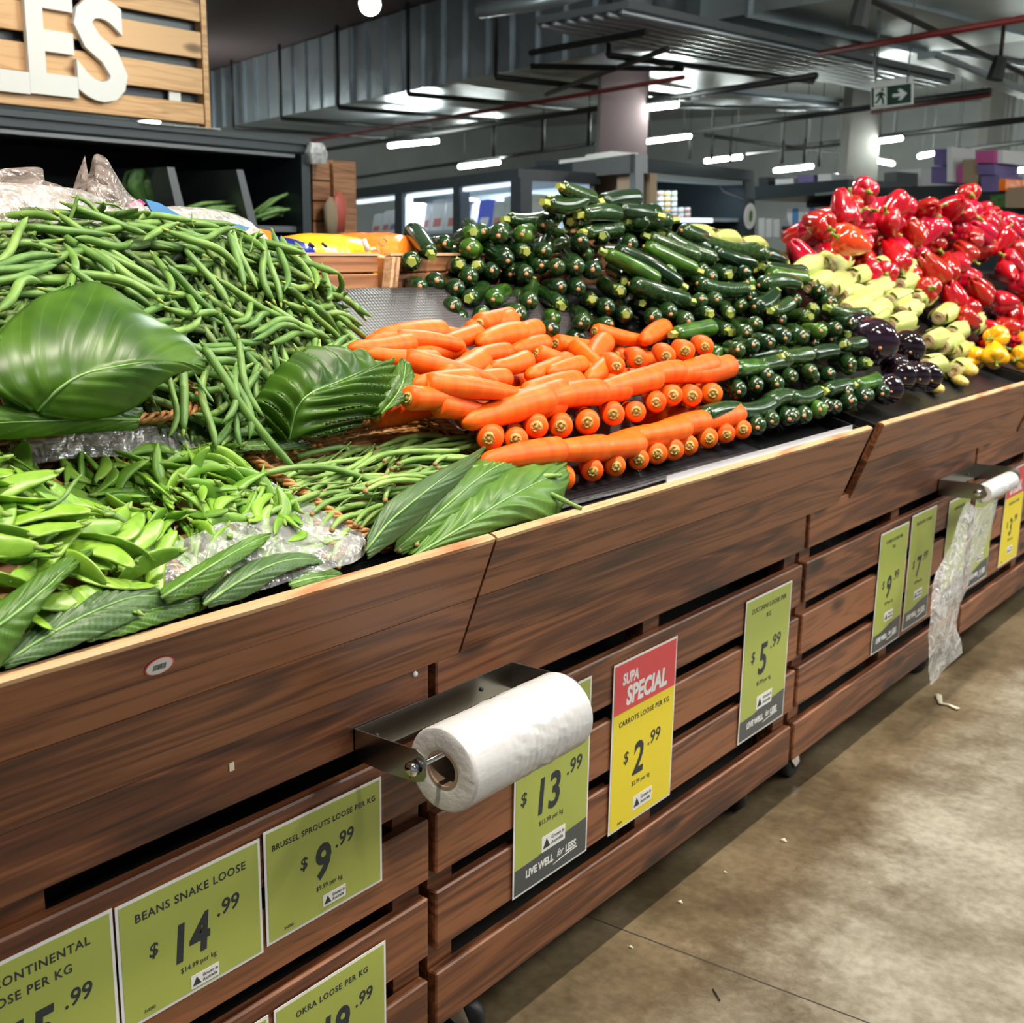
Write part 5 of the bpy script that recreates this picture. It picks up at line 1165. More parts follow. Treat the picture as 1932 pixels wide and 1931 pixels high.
film_sheet('plastic_liner', [[(185, 990, -.06), (240, 990, -.055), (300, 1015, -.03), (350, 1015, -.025), (420, 985, -.035), (500, 965, -.05), (560, 985, -.03), (640, 1000, .01), (690, 1018, .03)],
                             [(210, 1022, -.035), (260, 1030, -.02), (315, 1045, .0), (370, 1045, .005), (440, 1025, .005), (520, 1010, .0), (580, 1025, .015), (650, 1035, .035), (688, 1045, .045)],
                             [(260, 1060, -.01), (310, 1070, .01), (360, 1085, .02), (410, 1085, .025), (470, 1070, .03), (540, 1055, .03), (590, 1060, .04), (640, 1065, .05), (668, 1062, .055)],
                             [(300, 1100, .02), (345, 1110, .03), (390, 1125, .04), (440, 1122, .045), (500, 1112, .05), (550, 1095, .05), (600, 1080, .052), (630, 1072, .055), (650, 1068, .057)]],
           'crumpled clear plastic sheet folded over the front of the pod basket')
# produce bags behind the heap, on the other side of the ridge
def pillow(name, c, sx, sy, sz, m_, lab, rot=0, seed=0, cat='bag', wr=.02, grp='bags of produce behind the ridge'):
    mb = MB(); G = []; na, nb = 40, 24
    for i in range(nb + 1):
        v = i / nb * PI - PI / 2; row = []
        for k in range(na + 1):
            a = 2 * PI * (k % na) / na; cv = abs(math.cos(v)) ** .6 * (1 if math.cos(v) > 0 else 0); p = Vector((sx * cv * math.copysign(abs(math.cos(a)) ** .7, math.cos(a)), sy * cv * math.copysign(abs(math.sin(a)) ** .7, math.sin(a)), sz * math.sin(v)))
            n = mnoise.noise(p * 14 + Vector((seed, 0, 0))) + .6 * mnoise.noise(p * 40 + Vector((0, seed, 0))); p *= 1 + n * wr * 3
            row.append(Matrix.Rotation(rot, 3, 'Z') @ p + Vector(c))
        G.append(row)
    mb.grid(G, uv=False); o = settle(mb.build(name, m_)); return tag(o, lab, cat, grp)
pillow('produce_bag', (-.85, 1.15, 1.45), .11, .19, .085, 'bag_film', 'clear bag of potatoes with blue print, behind the bean heap', .2, 1)
c = hx(595, 470, -.80); o = pillow('produce_bag', (c.x, c.y + .02, 1.375), .10, .15, .085, 'bag_yellow', 'yellow produce bag behind the crate', 0, 2)
for k in range(3): mb = MB(); mb.tube([hx(560 + k * 24, 459, -.70), hx(568 + k * 24, 466, -.70)], .003, 6); mb.build('printed_letter', 'ink', o)
c = hx(700, 466, -.80); o = pillow('produce_bag', (c.x, c.y, 1.375), .10, .14, .088, 'bag_orange', 'orange produce bag behind the crate, right of the yellow one', 0, 3)
mb = MB(); mb.tube([hx(722, 457, -.70) + Vector((0, .012 * math.cos(a), .008 * math.sin(a))) for a in np.linspace(0, 2 * PI, 16)], .0014, 5); mb.build('printed_ring', 'box_brown', o)
mb = MB(); mb.tube([hx(686, 452, -.695), hx(690, 462, -.69), hx(694, 474, -.69)], .006, 6); mb.build('white_seam', 'sign_white', o)
c = hx(505, 462, -.76); o = pillow('produce_bag', (c.x, c.y, 1.385), .09, .11, .065, 'bag_navy', 'navy blue produce bag with orange print behind the beans', .1, 4)
mb = MB(); mb.prism([hx(*p, -.63) for p in ((450, 432), (480, 430), (516, 438), (512, 450), (516, 462), (500, 455), (492, 466), (478, 452), (455, 446))], (0, 0, 0), (.004, 0, 0)); mb.build('orange_print', 'bag_orange_print', o)
c = hx(330, 425, -.66); o = pillow('produce_bag', (c.x, c.y, 1.42), .09, .19, .08, 'bag_film', 'white produce bag with blue and pink print behind the bean crest', -.1, 5)
mb = MB(); mb.prism([hx(*p, -.56) for p in ((272, 376), (300, 384), (330, 402), (362, 418), (352, 424), (318, 420), (290, 408), (280, 392))], (0, 0, 0), (.004, 0, 0)); mb.build('blue_print', 'box_blue', o); mb = MB(); mb.prism([hx(*p, -.56) for p in ((420, 418), (450, 424), (470, 430), (460, 436), (430, 430))], (0, 0, 0), (.004, 0, 0)); mb.build('blue_print', 'box_blue', o)
mb = MB(); mb.prism([hx(*p, -.555) for p in ((240, 385), (262, 376), (272, 384), (262, 396), (245, 398))], (0, 0, 0), (.004, 0, 0)); mb.build('pink_print', 'box_pink', o)
film_sheet('plastic_bag', [[(-40, 330, -.52), (10, 318, -.54), (50, 315, -.54), (80, 320, -.54), (84, 340, -.55), (120, 355, -.54), (135, 375, -.53)], [(-40, 370, -.48), (10, 365, -.47), (50, 362, -.46), (80, 365, -.46), (100, 375, -.47), (125, 385, -.48), (150, 395, -.49)], [(-40, 450, -.48), (10, 448, -.46), (50, 445, -.45), (90, 440, -.46), (110, 435, -.47), (140, 430, -.48), (170, 420, -.49)]], 'crumpled clear bag rising at the far left behind the beans', 'pinkish_film', amp=.018, fr_=15, cat='plastic bag')
film_sheet('plastic_bag', [[(160, 292, -.56), (168, 330, -.54), (178, 290, -.56), (200, 295, -.56), (215, 320, -.55)], [(140, 350, -.54), (165, 345, -.50), (190, 335, -.50), (215, 340, -.50), (240, 360, -.53)], [(135, 385, -.53), (165, 375, -.49), (200, 372, -.48), (235, 378, -.48), (268, 385, -.52)], [(150, 425, -.52), (180, 420, -.49), (215, 415, -.48), (250, 412, -.49), (285, 410, -.52)]], 'clear plastic bag with a twisted pointed top behind the bean crest', 'pinkish_film', amp=.014, fr_=18, cat='plastic bag')

# ================================================================== BACKGROUND: left refrigerated cabinet with wooden sign
XC = -3.4
zt = hx(580, 262, XC).z; zb = hx(576, 292, XC).z; yE = hx(583, 350, XC).y; y0 = .8
F = thing('refrigerated_cabinet', 'dark open refrigerated cabinet with glass dividers, far left behind the beans', 'cabinet', (XC - .4, 2.6, 0), None)
mb = MB(); mb.box((XC - .8, y0, zb), (XC, yE, zt), bev=.01); mb.box((XC - .01, y0, zt - .03), (XC + .02, yE, zt - .005)); mb.build('canopy', 'fridge_frame', F)
mb = MB(); mb.box((XC - .16, y0, zb - .018), (XC - .01, yE - .08, zb - .002)); mb.build('lamp_cover', 'grey_steel', F)
mb = MB(); mb.box((XC - .8, yE - .055, 0), (XC + .01, yE, zb)); mb.build('end_panel', 'fridge_frame', F)
mb = MB(); mb.box((XC - .85, y0, 0), (XC - .8, yE, zt)); mb.box((XC - .8, y0, 0), (XC - .05, yE - .06, .9)); mb.build('back_panel', 'fridge_dark', F)
for zz in (1.18, hx(500, 425, XC).z - .02): mb = MB(); mb.box((XC - .75, y0, zz), (XC - .05, yE - .06, zz + .02)); mb.build('shelf', 'fridge_dark', F); mb = MB(); mb.box((XC - .05, y0, zz - .01), (XC - .035, yE - .06, zz + .018)); mb.build('price_rail', 'grey_steel', F)
for a, b_ in (((315, 315), (338, 420)), ((446, 320), (474, 440))):
    A, B = hx(*a, XC - .03), hx(*b_, XC - .03); mb = MB(); mb.prism([A, A + Vector((0, .04, 0)), B + Vector((0, .05, 0)), B], (0, 0, 0), (-.5, 0, 0)); mb.build('divider', 'grey_steel', F)
def leafy(cx_, cy_, x, n, L, lab, m_, up=.2, wd=.01, cat='vegetable'):
    mb = MB(); c = hx(cx_, cy_, x); rr = random.Random(int(cx_))
    for k in range(n):
        d = Vector((rr.uniform(-.1, .1), rr.uniform(.5, 1), rr.uniform(0, up))).normalized(); s_ = c + Vector((rr.uniform(-.05, .05), rr.uniform(-.04, .04), rr.uniform(-.01, .03)))
        mb.tube([s_, s_ + d * L * .5 + Vector((0, 0, .015)), s_ + d * L], [wd, wd * 1.1, wd * .6], 6)
    o = settle(mb.build('leafy_vegetable', m_)); tag(o, lab, cat)
leafy(345, 412, XC - .15, 14, .30, 'bunch of pale green stalks on the cabinet shelf, left of the thin divider', 'celery_green', .1)
leafy(478, 412, XC - .15, 12, .26, 'bunch of green stalks on the cabinet shelf beside the end panel', 'celery_green', .35)
mb = MB(); c = hx(275, 350, XC - .2)
for k in range(9):
    rr = random.Random(k); d = Vector((0, rr.uniform(-.6, .6), 1)).normalized(); s_ = c + Vector((0, rr.uniform(-.03, .03), -.08)); side = d.cross(Vector((1, 0, 0)))
    mb.grid([[s_ + d * L + side * w_ * (.02 + .05 * math.sin(L * 20)) + Vector((.02 * math.cos(k), 0, 0)) for w_ in (-1, -.3, .3, 1)] for L in np.linspace(0, .15, 8)], uv=False)
o = settle(mb.build('leafy_vegetable', 'leafy_green')); solid(o, .002); tag(o, 'dark green leafy bunch inside the cabinet above the white bag', 'vegetable')

W_ = thing('wooden_sign', 'slatted pine sign with large white letters, standing on the dark cabinet', 'sign', (XC, 2.3, zt))
px_ = 330; zs_ = [hx(px_, y_, XC + .02).z for y_ in (229, 190, 171, 122, 103, 52, 32, -22)]; yR = hx(378, 130, XC).y
mb = MB()
for k in range(0, 8, 2): mb.box((XC - .01, .8, zs_[k]), (XC + .015, yR, zs_[k + 1]), bev=.003)
mb.box((XC - .01, .8, zs_[7] + .02), (XC + .015, yR, zs_[7] + .15)); mb.build('boards', 'pine_wood', W_)
mb = MB(); mb.box((XC - .03, yR + .001, zs_[0] - .02), (XC + .02, yR + .03, zs_[7] + .15)); mb.build('end_board', 'pine_wood', W_)
mb = MB(); mb.box((XC - .05, .8, zs_[0]), (XC - .03, yR, zs_[7] + .1)); mb.build('backing', 'dark_steel', W_)
mb = MB(); q = hx(331, 178, XC + .002); mb.box((XC - .012, q.y - .03, zs_[1] + .002), (XC - .002, q.y + .03, zs_[2] - .002)); mb.build('white_tag', 'letter_white', W_)
A = hx(145, 182, XC + .03); B = hx(145, -18, XC + .03); caph = B.z - A.z; szf = caph / .86
def letter(ch, pxl, pxr, pyb):
    mb = MB(); P = hx(pxl, pyb, XC + .02); Q = hx(pxr, pyb, XC + .02); me = text_mesh(ch, szf, bold=.022 * szf * 1.4, extrude=.012, align='LEFT')
    xs = [v.co.x for v in me.vertices]; ys = [v.co.y for v in me.vertices]; sx = (Q.y - P.y) / (max(xs) - min(xs)); sy = caph / (max(ys) - min(ys))
    M = Matrix.Translation((XC + .030, P.y, P.z)) @ Matrix(((0, 0, 1, 0), (1, 0, 0, 0), (0, 1, 0, 0), (0, 0, 0, 1)))
    mb.add([M @ Vector(((v.co.x - min(xs)) * sx, (v.co.y - min(ys)) * sy, v.co.z)) for v in me.vertices], [tuple(p.vertices) for p in me.polygons]); mb.build('letter', 'letter_white', W_)
letter('E', 53, 143, 176); letter('S', 143, 238, 188); letter('L', -40, 52, 168)
mb = MB(); mb.tube([hx(270, 232, XC + .03), hx(340, 238, XC + .03), hx(415, 244, XC + .03)], .010, 8, sq=.4); o = settle(mb.build('film_strip', 'bag_film')); tag(o, 'crumpled pale plastic strip on top of the dark cabinet', 'plastic strip')
# wooden pillar with hanging packets
ya, yb = hx(588, 380, XC - .03).y, hx(667, 380, XC - .03).y; zt2 = hx(630, 302, XC).z
P_ = thing('wooden_pillar', 'brown wooden crate-board pillar right of the dark cabinet', 'pillar', (XC - .2, (ya + yb) / 2, 0))
mb = MB(); 
for k in range(9): mb.box((XC - .30, ya + .01, zt2 - .10 * (k + 1)), (XC - .03, ya + .13, zt2 - .10 * k - .008))
mb.build('side_boards', 'crate_wood', P_)
mb = MB(); mb.box((XC - .3, ya + .135, 0), (XC - .01, yb, zt2)); mb.build('front_board', 'crate_wood', P_)
for i, (a, b_, c_, m_, lab) in enumerate(((628, 652, 400, 'pack_red', 'reddish snack packet hanging on the wooden pillar, right'), (617, 633, 410, 'box_brown', 'pale snack packet hanging on the wooden pillar, left'))):
    p = hx((a + b_) / 2, c_, XC + .04); mb = MB(); mb.tube([p + Vector((0, 0, .10)), p + Vector((0, 0, .06)), p, p - Vector((0, 0, .10))], [.012, .05, .05, .035], 8, sq=.4); o = settle(mb.build('snack_packet', m_)); tag(o, lab, 'packet')
mb = MB(); p = hx(596, 290, XC + .03); mb.tube([p - Vector((0, 0, .05)), p, p + Vector((0, 0, .05))], [.05, .06, .04], 7, smooth=False); o = settle(mb.build('plastic_bag', 'bag_film')); tag(o, 'small scrunched plastic bag at the top corner of the cabinet', 'plastic bag')

# ------------------------------------------------------------------ freezers (plane facing the camera)
US = RM @ Vector((-600 - IW / 2, -(430 - IH / 2), FPX)); US.z = 0; US.normalize()
FP = VPlane(hd(820, 430, 7.5), US)
def pq(mb, pl, pts, th=.05, mi=0, front=0): mb.prism([pl.hit(*p) + pl.n * front for p in pts], (0, 0, 0), -pl.n * th, mi)
ZF = thing('glass_door_freezer', 'row of lit glass-door freezers behind the orange produce bag', 'freezer', FP.hit(820, 600) * 1.0)
mb = MB()
pq(mb, FP, [(662, 357), (978, 318), (978, 340), (662, 376)], .6)
for a, b_ in ((747, 760), (857, 868), (966, 985)): pq(mb, FP, [(a, 372 - (a - 662) * .12), (b_, 371 - (a - 662) * .12), (b_, 700), (a, 700)], .08, front=.01)
mb.build('frame', 'dark_steel', ZF)
a_, b5 = FP.hit(662, 640), FP.hit(985, 640); mb = MB(); mb.prism([Vector((a_.x, a_.y, 0)), Vector((b5.x, b5.y, 0)), Vector((b5.x, b5.y, a_.z)), Vector((a_.x, a_.y, a_.z))], (0, 0, 0), -FP.n * .6); mb.build('plinth', 'dark_steel', ZF)
mb = MB(); pq(mb, FP, [(662, 376), (970, 340), (970, 560), (662, 560)], .04); [setattr(mb, 'v', [tuple(Vector(v) - FP.n * .55) for v in mb.v])]; mb.build('back_wall', 'fridge_shelf', ZF)
mb = MB()
for a, b_ in ((668, 747), (762, 857), (868, 966)): k = lambda x: 378 - (x - 668) * .12; pq(mb, FP, [(a, k(a)), (b_, k(b_)), (b_, k(b_) + 7), (a, k(a) + 7)], .03, front=-.02)
pq(mb, FP, [(760, 372), (767, 371), (767, 470), (760, 470)], .03, front=-.02)
mb.build('light_strip', 'lit_strip', ZF)
mb = MB()
for k in (0, 62): pq(mb, FP, [(662, 442 + k), (970, 428 + k), (970, 434 + k), (662, 449 + k)], .5, front=-.04)
mb.build('shelf', 'fridge_shelf', ZF)
mb = MB(); pq(mb, FP, [(662, 376), (970, 340), (970, 640), (662, 640)], .004, front=.0); mb.build('glass', 'fridge_glass', ZF)
light('freezer_tube_light', 'AREA', tuple(FP.hit(815, 375) - FP.n * .2), 30, (.75, .88, 1), 1.2, tuple(FP.hit(815, 450) - FP.n * .3), size_y=.1)
items = [(672, 690, 402, 'box_white', 'pack_red'), (690, 706, 396, 'box_white', 'pack_red'), (703, 722, 394, 'box_white', 'box_purple'), (722, 745, 382, 'box_white', 'pack_red'), (768, 780, 382, 'box_white', 'pack_red'), (782, 806, 374, 'box_white', 'pack_red'), (808, 838, 372, 'box_white', 'pack_red'), (842, 856, 378, 'box_white', 'pack_blue'),
         (868, 896, 375, 'pack_blue', 'box_white'), (896, 916, 378, 'tin_white', 'pack_red'), (914, 938, 368, 'tin_white', 'box_brown'), (940, 966, 364, 'tin_white', 'box_white')]
for i, (a, b_, top, m1, m2) in enumerate(items):
    bt = 443 - (a - 662) * .045; lean = 6; bw = .12
    mb = MB(); mb.prism([FP.hit(*p) - FP.n * .12 for p in ((a + lean, top + 3), ((a + b_) / 2 + lean, top), (b_ + lean - 2, top + 2), (b_ - 1, bt), (a, bt))], (0, 0, 0), -FP.n * bw); o = mb.build('frozen_packet', m1); settle(o)
    tag(o, 'bright blue frozen food packet behind the rightmost freezer door' if i == 8 else 'white and coloured frozen food packet standing in a row behind the freezer glass', 'packet', 'frozen food packets in the freezers' if i != 8 else None)
    mb = MB(); w2 = b_ - a; mb.prism([FP.hit(*p) - FP.n * .116 for p in ((a + w2 * .25 + 2, top + (bt - top) * .6), (b_ - w2 * .2 + 2, top + (bt - top) * .58), (b_ - w2 * .22, top + (bt - top) * .82), (a + w2 * .22, top + (bt - top) * .84))], (0, 0, 0), -FP.n * .003); mb.build('packet_print', m2, o)

# dark cabinet block right of the freezers
def vbox(name, pl, pts, th, m_, lab=None, cat=None, parent=None, front=0, group=None):
    mb = MB(); pq(mb, pl, pts, th, front=front); o = mb.build(name, m_, parent)
    if parent is None: settle(o); tag(o, lab, cat, group)
    return o
B2 = VPlane(hd(1090, 430, 7.2), US)
K_ = thing('dark_cabinet', 'tall dark grey cabinet between the freezers and the shelf of tins', 'cabinet', B2.hit(1090, 620))
vbox('cabinet_body', B2, [(984, 318), (1080, 306), (1080, 640), (984, 640)], .25, 'dark_steel', parent=K_)
vbox('upper_panel', B2, [(1080, 306), (1197, 290), (1197, 326), (1080, 336)], .10, 'grey_steel', parent=K_)
vbox('side_post', B2, [(1188, 292), (1199, 291), (1199, 640), (1188, 640)], .06, 'grey_steel', parent=K_)
vbox('inner_back', B2, [(1080, 330), (1190, 325), (1190, 640), (1080, 640)], .05, 'box_brown', parent=K_, front=-.15)
vbox('cardboard_box', B2, [(1152, 330), (1182, 327), (1182, 380), (1152, 384)], .08, 'cardboard', 'small brown box inside the dark cabinet opening', 'box', front=-.05)
for i, (a, b_, y_, m_) in enumerate(((1050, 1110, 302, 'letter_white'), (1100, 1150, 292, 'letter_white'))): vbox('white_package', B2, [(a, y_), (b_, y_ - 7), (b_, y_ + 4), (a, y_ + 10)], .2, m_, ('left', 'right')[i] + ' of two pale flat packages on top of the dark cabinet', 'package', front=-.02)
# cabinet with tins (faces the aisle, parallel to the island)
TP = VPlane(hd(1310, 430, 8.0), (0, 1, 0))
T_ = thing('refrigerated_cabinet', 'blue-grey refrigerated cabinet with stacked white tins and a lit shelf edge', 'cabinet', TP.hit(1310, 620))
vbox('canopy', TP, [(1203, 297), (1422, 322), (1422, 342), (1203, 322)], .8, 'fridge_frame', parent=T_)
vbox('lamp_cover', TP, [(1203, 322), (1412, 342), (1412, 350), (1203, 336)], .2, 'fridge_shelf', parent=T_, front=-.02)
vbox('end_post', TP, [(1406, 342), (1424, 342), (1424, 640), (1406, 640)], .8, 'fridge_frame', parent=T_)
vbox('back_panel', TP, [(1203, 330), (1410, 345), (1410, 640), (1203, 640)], .05, 'dark_steel', parent=T_, front=-.75)
vbox('shelf', TP, [(1215, 410), (1405, 412), (1405, 419), (1215, 417)], .5, 'fridge_shelf', parent=T_, front=-.05)
vbox('light_strip', TP, [(1252, 411), (1352, 412), (1352, 420), (1252, 419)], .02, 'lit_strip', parent=T_, front=-.03)
rr = random.Random(4)
for c_ in range(9):
    n_ = (5, 4, 4, 5, 5, 5, 5, 2, 2)[c_]; px = 1224 + c_ * 12.6
    for k in range(n_):
        p = TP.hit(px + 6, 412 - k * 10.5) - TP.n * .15; q = TP.hit(px + 6, 412 - k * 10.5 - 10) - TP.n * .15
        mb = MB(); mb.tube([p, q], .028, 10, smooth=True); o = settle(mb.build('tin', 'tin_white')); tag(o, 'small white tin in the stacks on the shelf of the blue-grey cabinet', 'tin', 'tins stacked on the cabinet shelf')
        mb = MB(); mb.tube([p.lerp(q, .35), p.lerp(q, .62)], .0284, 10, cap=False); mb.build('label_band', 'bag_yellow' if c_ == 5 else rr.choice(['celery_green', 'pack_red', 'box_white', 'box_white']), o)
light('cabinet_tube_light', 'AREA', tuple(TP.hit(1300, 352) - TP.n * .05), 5, (.85, .93, 1), 1.4, tuple(TP.hit(1300, 412) - TP.n * .3), size_y=.1)
RS = thing('round_shelf_sign', 'round white sign with a green leaf mark on a wire arm', 'sign', TP.hit(1365, 430) + TP.n * .2)
c = TP.hit(1366, 408) + TP.n * .2; rad_ = (TP.hit(1366, 385) + TP.n * .2 - c).length * 1.05
for nm, f_2, m_, dx in (('disc', 1, 'box_white', 0), ('inner_disc', .72, 'sticker_white', .004)):
    mb = MB(); mb.tube([c + TP.n * dx, c + TP.n * (dx + .004)], rad_ * f_2, 32, smooth=False); mb.build(nm, m_, RS)
mb = MB(); mb.prism([c + TP.n * .009 + Vector((0, .028 * math.cos(t) * rad_ / .1, .045 * math.sin(t) * rad_ / .1)) for t in np.linspace(0, 2 * PI, 16, endpoint=False)], (0, 0, 0), TP.n * .002); mb.build('leaf_mark', 'leafy_green', RS)
mb = MB(); mb.tube([TP.hit(1332, 350) + TP.n * .1, TP.hit(1328, 362) + TP.n * .15, c + Vector((0, 0, rad_))], .006, 6); mb.build('wire_arm', 'grey_steel', RS)
# cabinet further right with cartons
T2 = VPlane(hd(1500, 430, 10.5), US)
K2_ = thing('refrigerated_cabinet', 'dark cabinet with white and blue cartons, left of the red capsicums', 'cabinet', T2.hit(1500, 560))
vbox('canopy', T2, [(1424, 352), (1600, 338), (1600, 362), (1424, 378)], .8, 'fridge_frame', parent=K2_)
vbox('back_panel', T2, [(1424, 370), (1600, 355), (1600, 600), (1424, 600)], .05, 'dark_steel', parent=K2_, front=-.7)
vbox('shelf', T2, [(1424, 428), (1600, 424), (1600, 431), (1424, 435)], .6, 'dark_steel', parent=K2_, front=-.05)
for i in range(11):
    px = 1468 + i * 10.5; m_ = ('box_white', 'box_blue', 'box_white')[i % 3] if i < 7 else 'box_white'
    vbox('carton', T2, [(px, 393 - i * .4), (px + 9.5, 392.5 - i * .4), (px + 9.5, 426), (px, 427)], .12, m_, 'small ' + ('blue' if m_ == 'box_blue' else 'white') + ' carton in the row on the dark cabinet shelf', 'carton', front=-.12, group='cartons on the dark cabinet shelf, ' + ('blue' if m_ == 'box_blue' else 'white'))
for i in range(3): vbox('bottle_pack', T2, [(1428 + i * 14, 412 + i), (1440 + i * 14, 411 + i), (1440 + i * 14, 448), (1428 + i * 14, 449)], .15, 'box_white', 'pale shrink-wrapped pack left of the cartons, low on the dark cabinet', 'pack', front=-.02, group='pale packs beside the cartons')
vbox('wire_rack', T2, [(1552, 366), (1592, 362), (1592, 366), (1552, 370)], .1, 'fridge_shelf', 'thin pale wire rack above the cartons', 'rack', front=.1)

# columns
def column(pxa, pxb, pyt, pyb, dep, m_, lab):
    a = hd(pxa, 440, dep); b_ = hd(pxb, 440, dep); wv = b_ - a; wv.z = 0; n = Vector((wv.y, -wv.x, 0)).normalized(); mb = MB()
    mb.prism([Vector((a.x, a.y, 0)), Vector((b_.x, b_.y, 0)), Vector((b_.x, b_.y, 4.3)), Vector((a.x, a.y, 4.3))], (0, 0, 0), -n * wv.length if n.dot(CAM - a) > 0 else n * wv.length)
    o = settle(mb.build('column', m_)); o['kind'] = 'structure'; o.name = 'column_' + lab; return o
column(1588, 1646, 180, 340, 14, 'column_paint', '1'); column(1126, 1214, 190, 300, 11, 'pink_column_paint', '2'); column(1844, 1890, 230, 330, 20, 'column_paint', '3')

# boxes on top of far shelving
BX = VPlane(hd(1800, 330, 9.0), US)
def bxs(pts, m_, lab, th=.3, cat='box', front=0, grp=None): return vbox('box' if cat == 'box' else cat.replace(' ', '_'), BX, pts, th, m_, lab, cat, front=front, group=grp)
for i, (a, b_, t_, bt, m_, lab) in enumerate(((1762, 1793, 280, 312, 'box_purple', 'upper purple carton of the left stack behind the capsicums'), (1760, 1795, 313, 346, 'box_purple', 'lower purple carton of the left stack behind the capsicums'), (1794, 1803, 278, 344, 'box_white', 'narrow white carton between purple and brown boxes'),
        (1806, 1818, 312, 346, 'box_pink', 'small pink and white carton at the foot of the purple stack'), (1819, 1848, 300, 346, 'box_brown', 'brown open box between the two carton stacks'), (1848, 1882, 284, 308, 'box_pink', 'pink carton on top of the right stack'), (1882, 1892, 283, 308, 'box_white', 'white carton end on top of the right stack'),
        (1840, 1880, 309, 330, 'box_purple', 'middle purple carton of the right stack'), (1858, 1892, 331, 362, 'box_purple', 'lowest purple carton of the right stack'), (1868, 1900, 366, 392, 'leafy_green', 'dark green crate at the right behind the capsicums'), (1900, 1950, 352, 392, 'box_brown', 'brown carton at the right edge behind the capsicums'), (1892, 1905, 338, 360, 'bag_orange', 'small orange packet on the far brown carton'))):
    bxs([(a, t_ + (b_ - a) * .06), (b_, t_), (b_, bt), (a, bt)], m_, lab, front=(.0, .02, .05)[i % 3])
vbox('shelving_unit', BX, [(1560, 352), (1960, 340), (1960, 640), (1560, 640)], .8, 'dark_steel', 'dark shelving behind the red capsicum heap', 'shelving', front=-.35)
vbox('white_machine', VPlane(hd(1715, 340, 11), US), [(1692, 322), (1738, 318), (1738, 700), (1692, 700)], .5, 'box_white', 'white boxy machine far behind the capsicum crest', 'machine')
vbox('dark_machine', VPlane(hd(1682, 340, 10.6), US), [(1668, 326), (1692, 324), (1692, 350), (1668, 350)], .3, 'dark_steel', 'black equipment left of the white machine', 'machine')
mb = MB()
for i, (a, b_, c_) in enumerate(((1452, 300, 24), (1480, 318, 30), (1520, 322, 26))): pass
for i, (px, py, w_, h_, m_, lab) in enumerate(((1440, 346, 18, 22, 'dark_steel', 'round black lamp shape on the cabinet top left of the cartons'), (1480, 345, 34, 14, 'box_white', 'white carton lying on top of the far cabinet'), (1520, 340, 30, 18, 'box_purple', 'purple box on top of the far cabinet, middle'), (1556, 338, 26, 18, 'box_white', 'white box on top of the far cabinet, right'))):
    vbox('cabinet_top_box', VPlane(hd(1500, 340, 11.0), US), [(px - w_ / 2, py - h_ / 2), (px + w_ / 2, py - h_ / 2 - 1), (px + w_ / 2, py + h_ / 2), (px - w_ / 2, py + h_ / 2)], .3, m_, lab, 'box')

# ================================================================== CEILING SERVICES
da, db = hz(576, 210, 3.0), hz(930, 140, 3.0); DU = (db - da).normalized(); DP = VPlane(da, DU); 
if DU.dot(Vector((1, 0, 0))) < 0: DU = -DU
ztop = max(DP.hit(650, 55).z, 3.6); s0 = (DP.hit(392, 245) - da).dot(DU); s1 = (DP.hit(1180, 90) - da).dot(DU)
s1 = min(s1, s0 + 13)
print('duct', da[:], db[:], ztop, s0, s1)
D_ = thing('ventilation_duct', 'long galvanised rectangular duct with seams across the upper left ceiling', 'duct', da)
mb = MB(); e0, e1 = da + DU * s0, da + DU * s1; back_ = -DP.n * 2.3
q = [Vector((e0.x, e0.y, 3.0)), Vector((e1.x, e1.y, 3.0)), Vector((e1.x, e1.y, ztop)), Vector((e0.x, e0.y, ztop))]; mb.prism(q, (0, 0, 0), back_); mb.build('duct_body', 'duct_metal', D_)
mb = MB(); k = s0 + .3
while k < s1:
    p = da + DU * k; mb.prism([p + DP.n * .03 + DU * .015, p + DP.n * .03 - DU * .015, p - DP.n * .0 - DU * .015, p + DU * .015], (0, 0, 0), (0, 0, ztop - 3.0)); k += .42
mb.build('standing_seams', 'duct_metal', D_)
k = s0 + 1.4
while k < s1:
    h = MB(); p = da + DU * k; h.tube([p + DP.n * .12 + Vector((0, 0, -.06)), p + DP.n * .12 + Vector((0, 0, ztop - 3.0 + .5))], .022, 6); h.tube([p + DP.n * .12 + Vector((0, 0, -.06)), p - DP.n * 2.3 + Vector((0, 0, -.06))], .028, 4); h.build('hanger', 'pipe_black', D_); k += 1.7
mb = MB(); lo = DP.hit(640, 60); p0 = da + DU * (s0 - 3); p1 = da + DU * s1
mb.prism([Vector((p0.x, p0.y, ztop + .02)) + DP.n * 3.2, Vector((p1.x, p1.y, ztop + .02)) + DP.n * 3.2, Vector((p1.x, p1.y, ztop + .02)) - DP.n * .2, Vector((p0.x, p0.y, ztop + .02)) - DP.n * .2], (0, 0, 0), (0, 0, .35))
struct('bulkhead', mb, 'pink_column_paint')
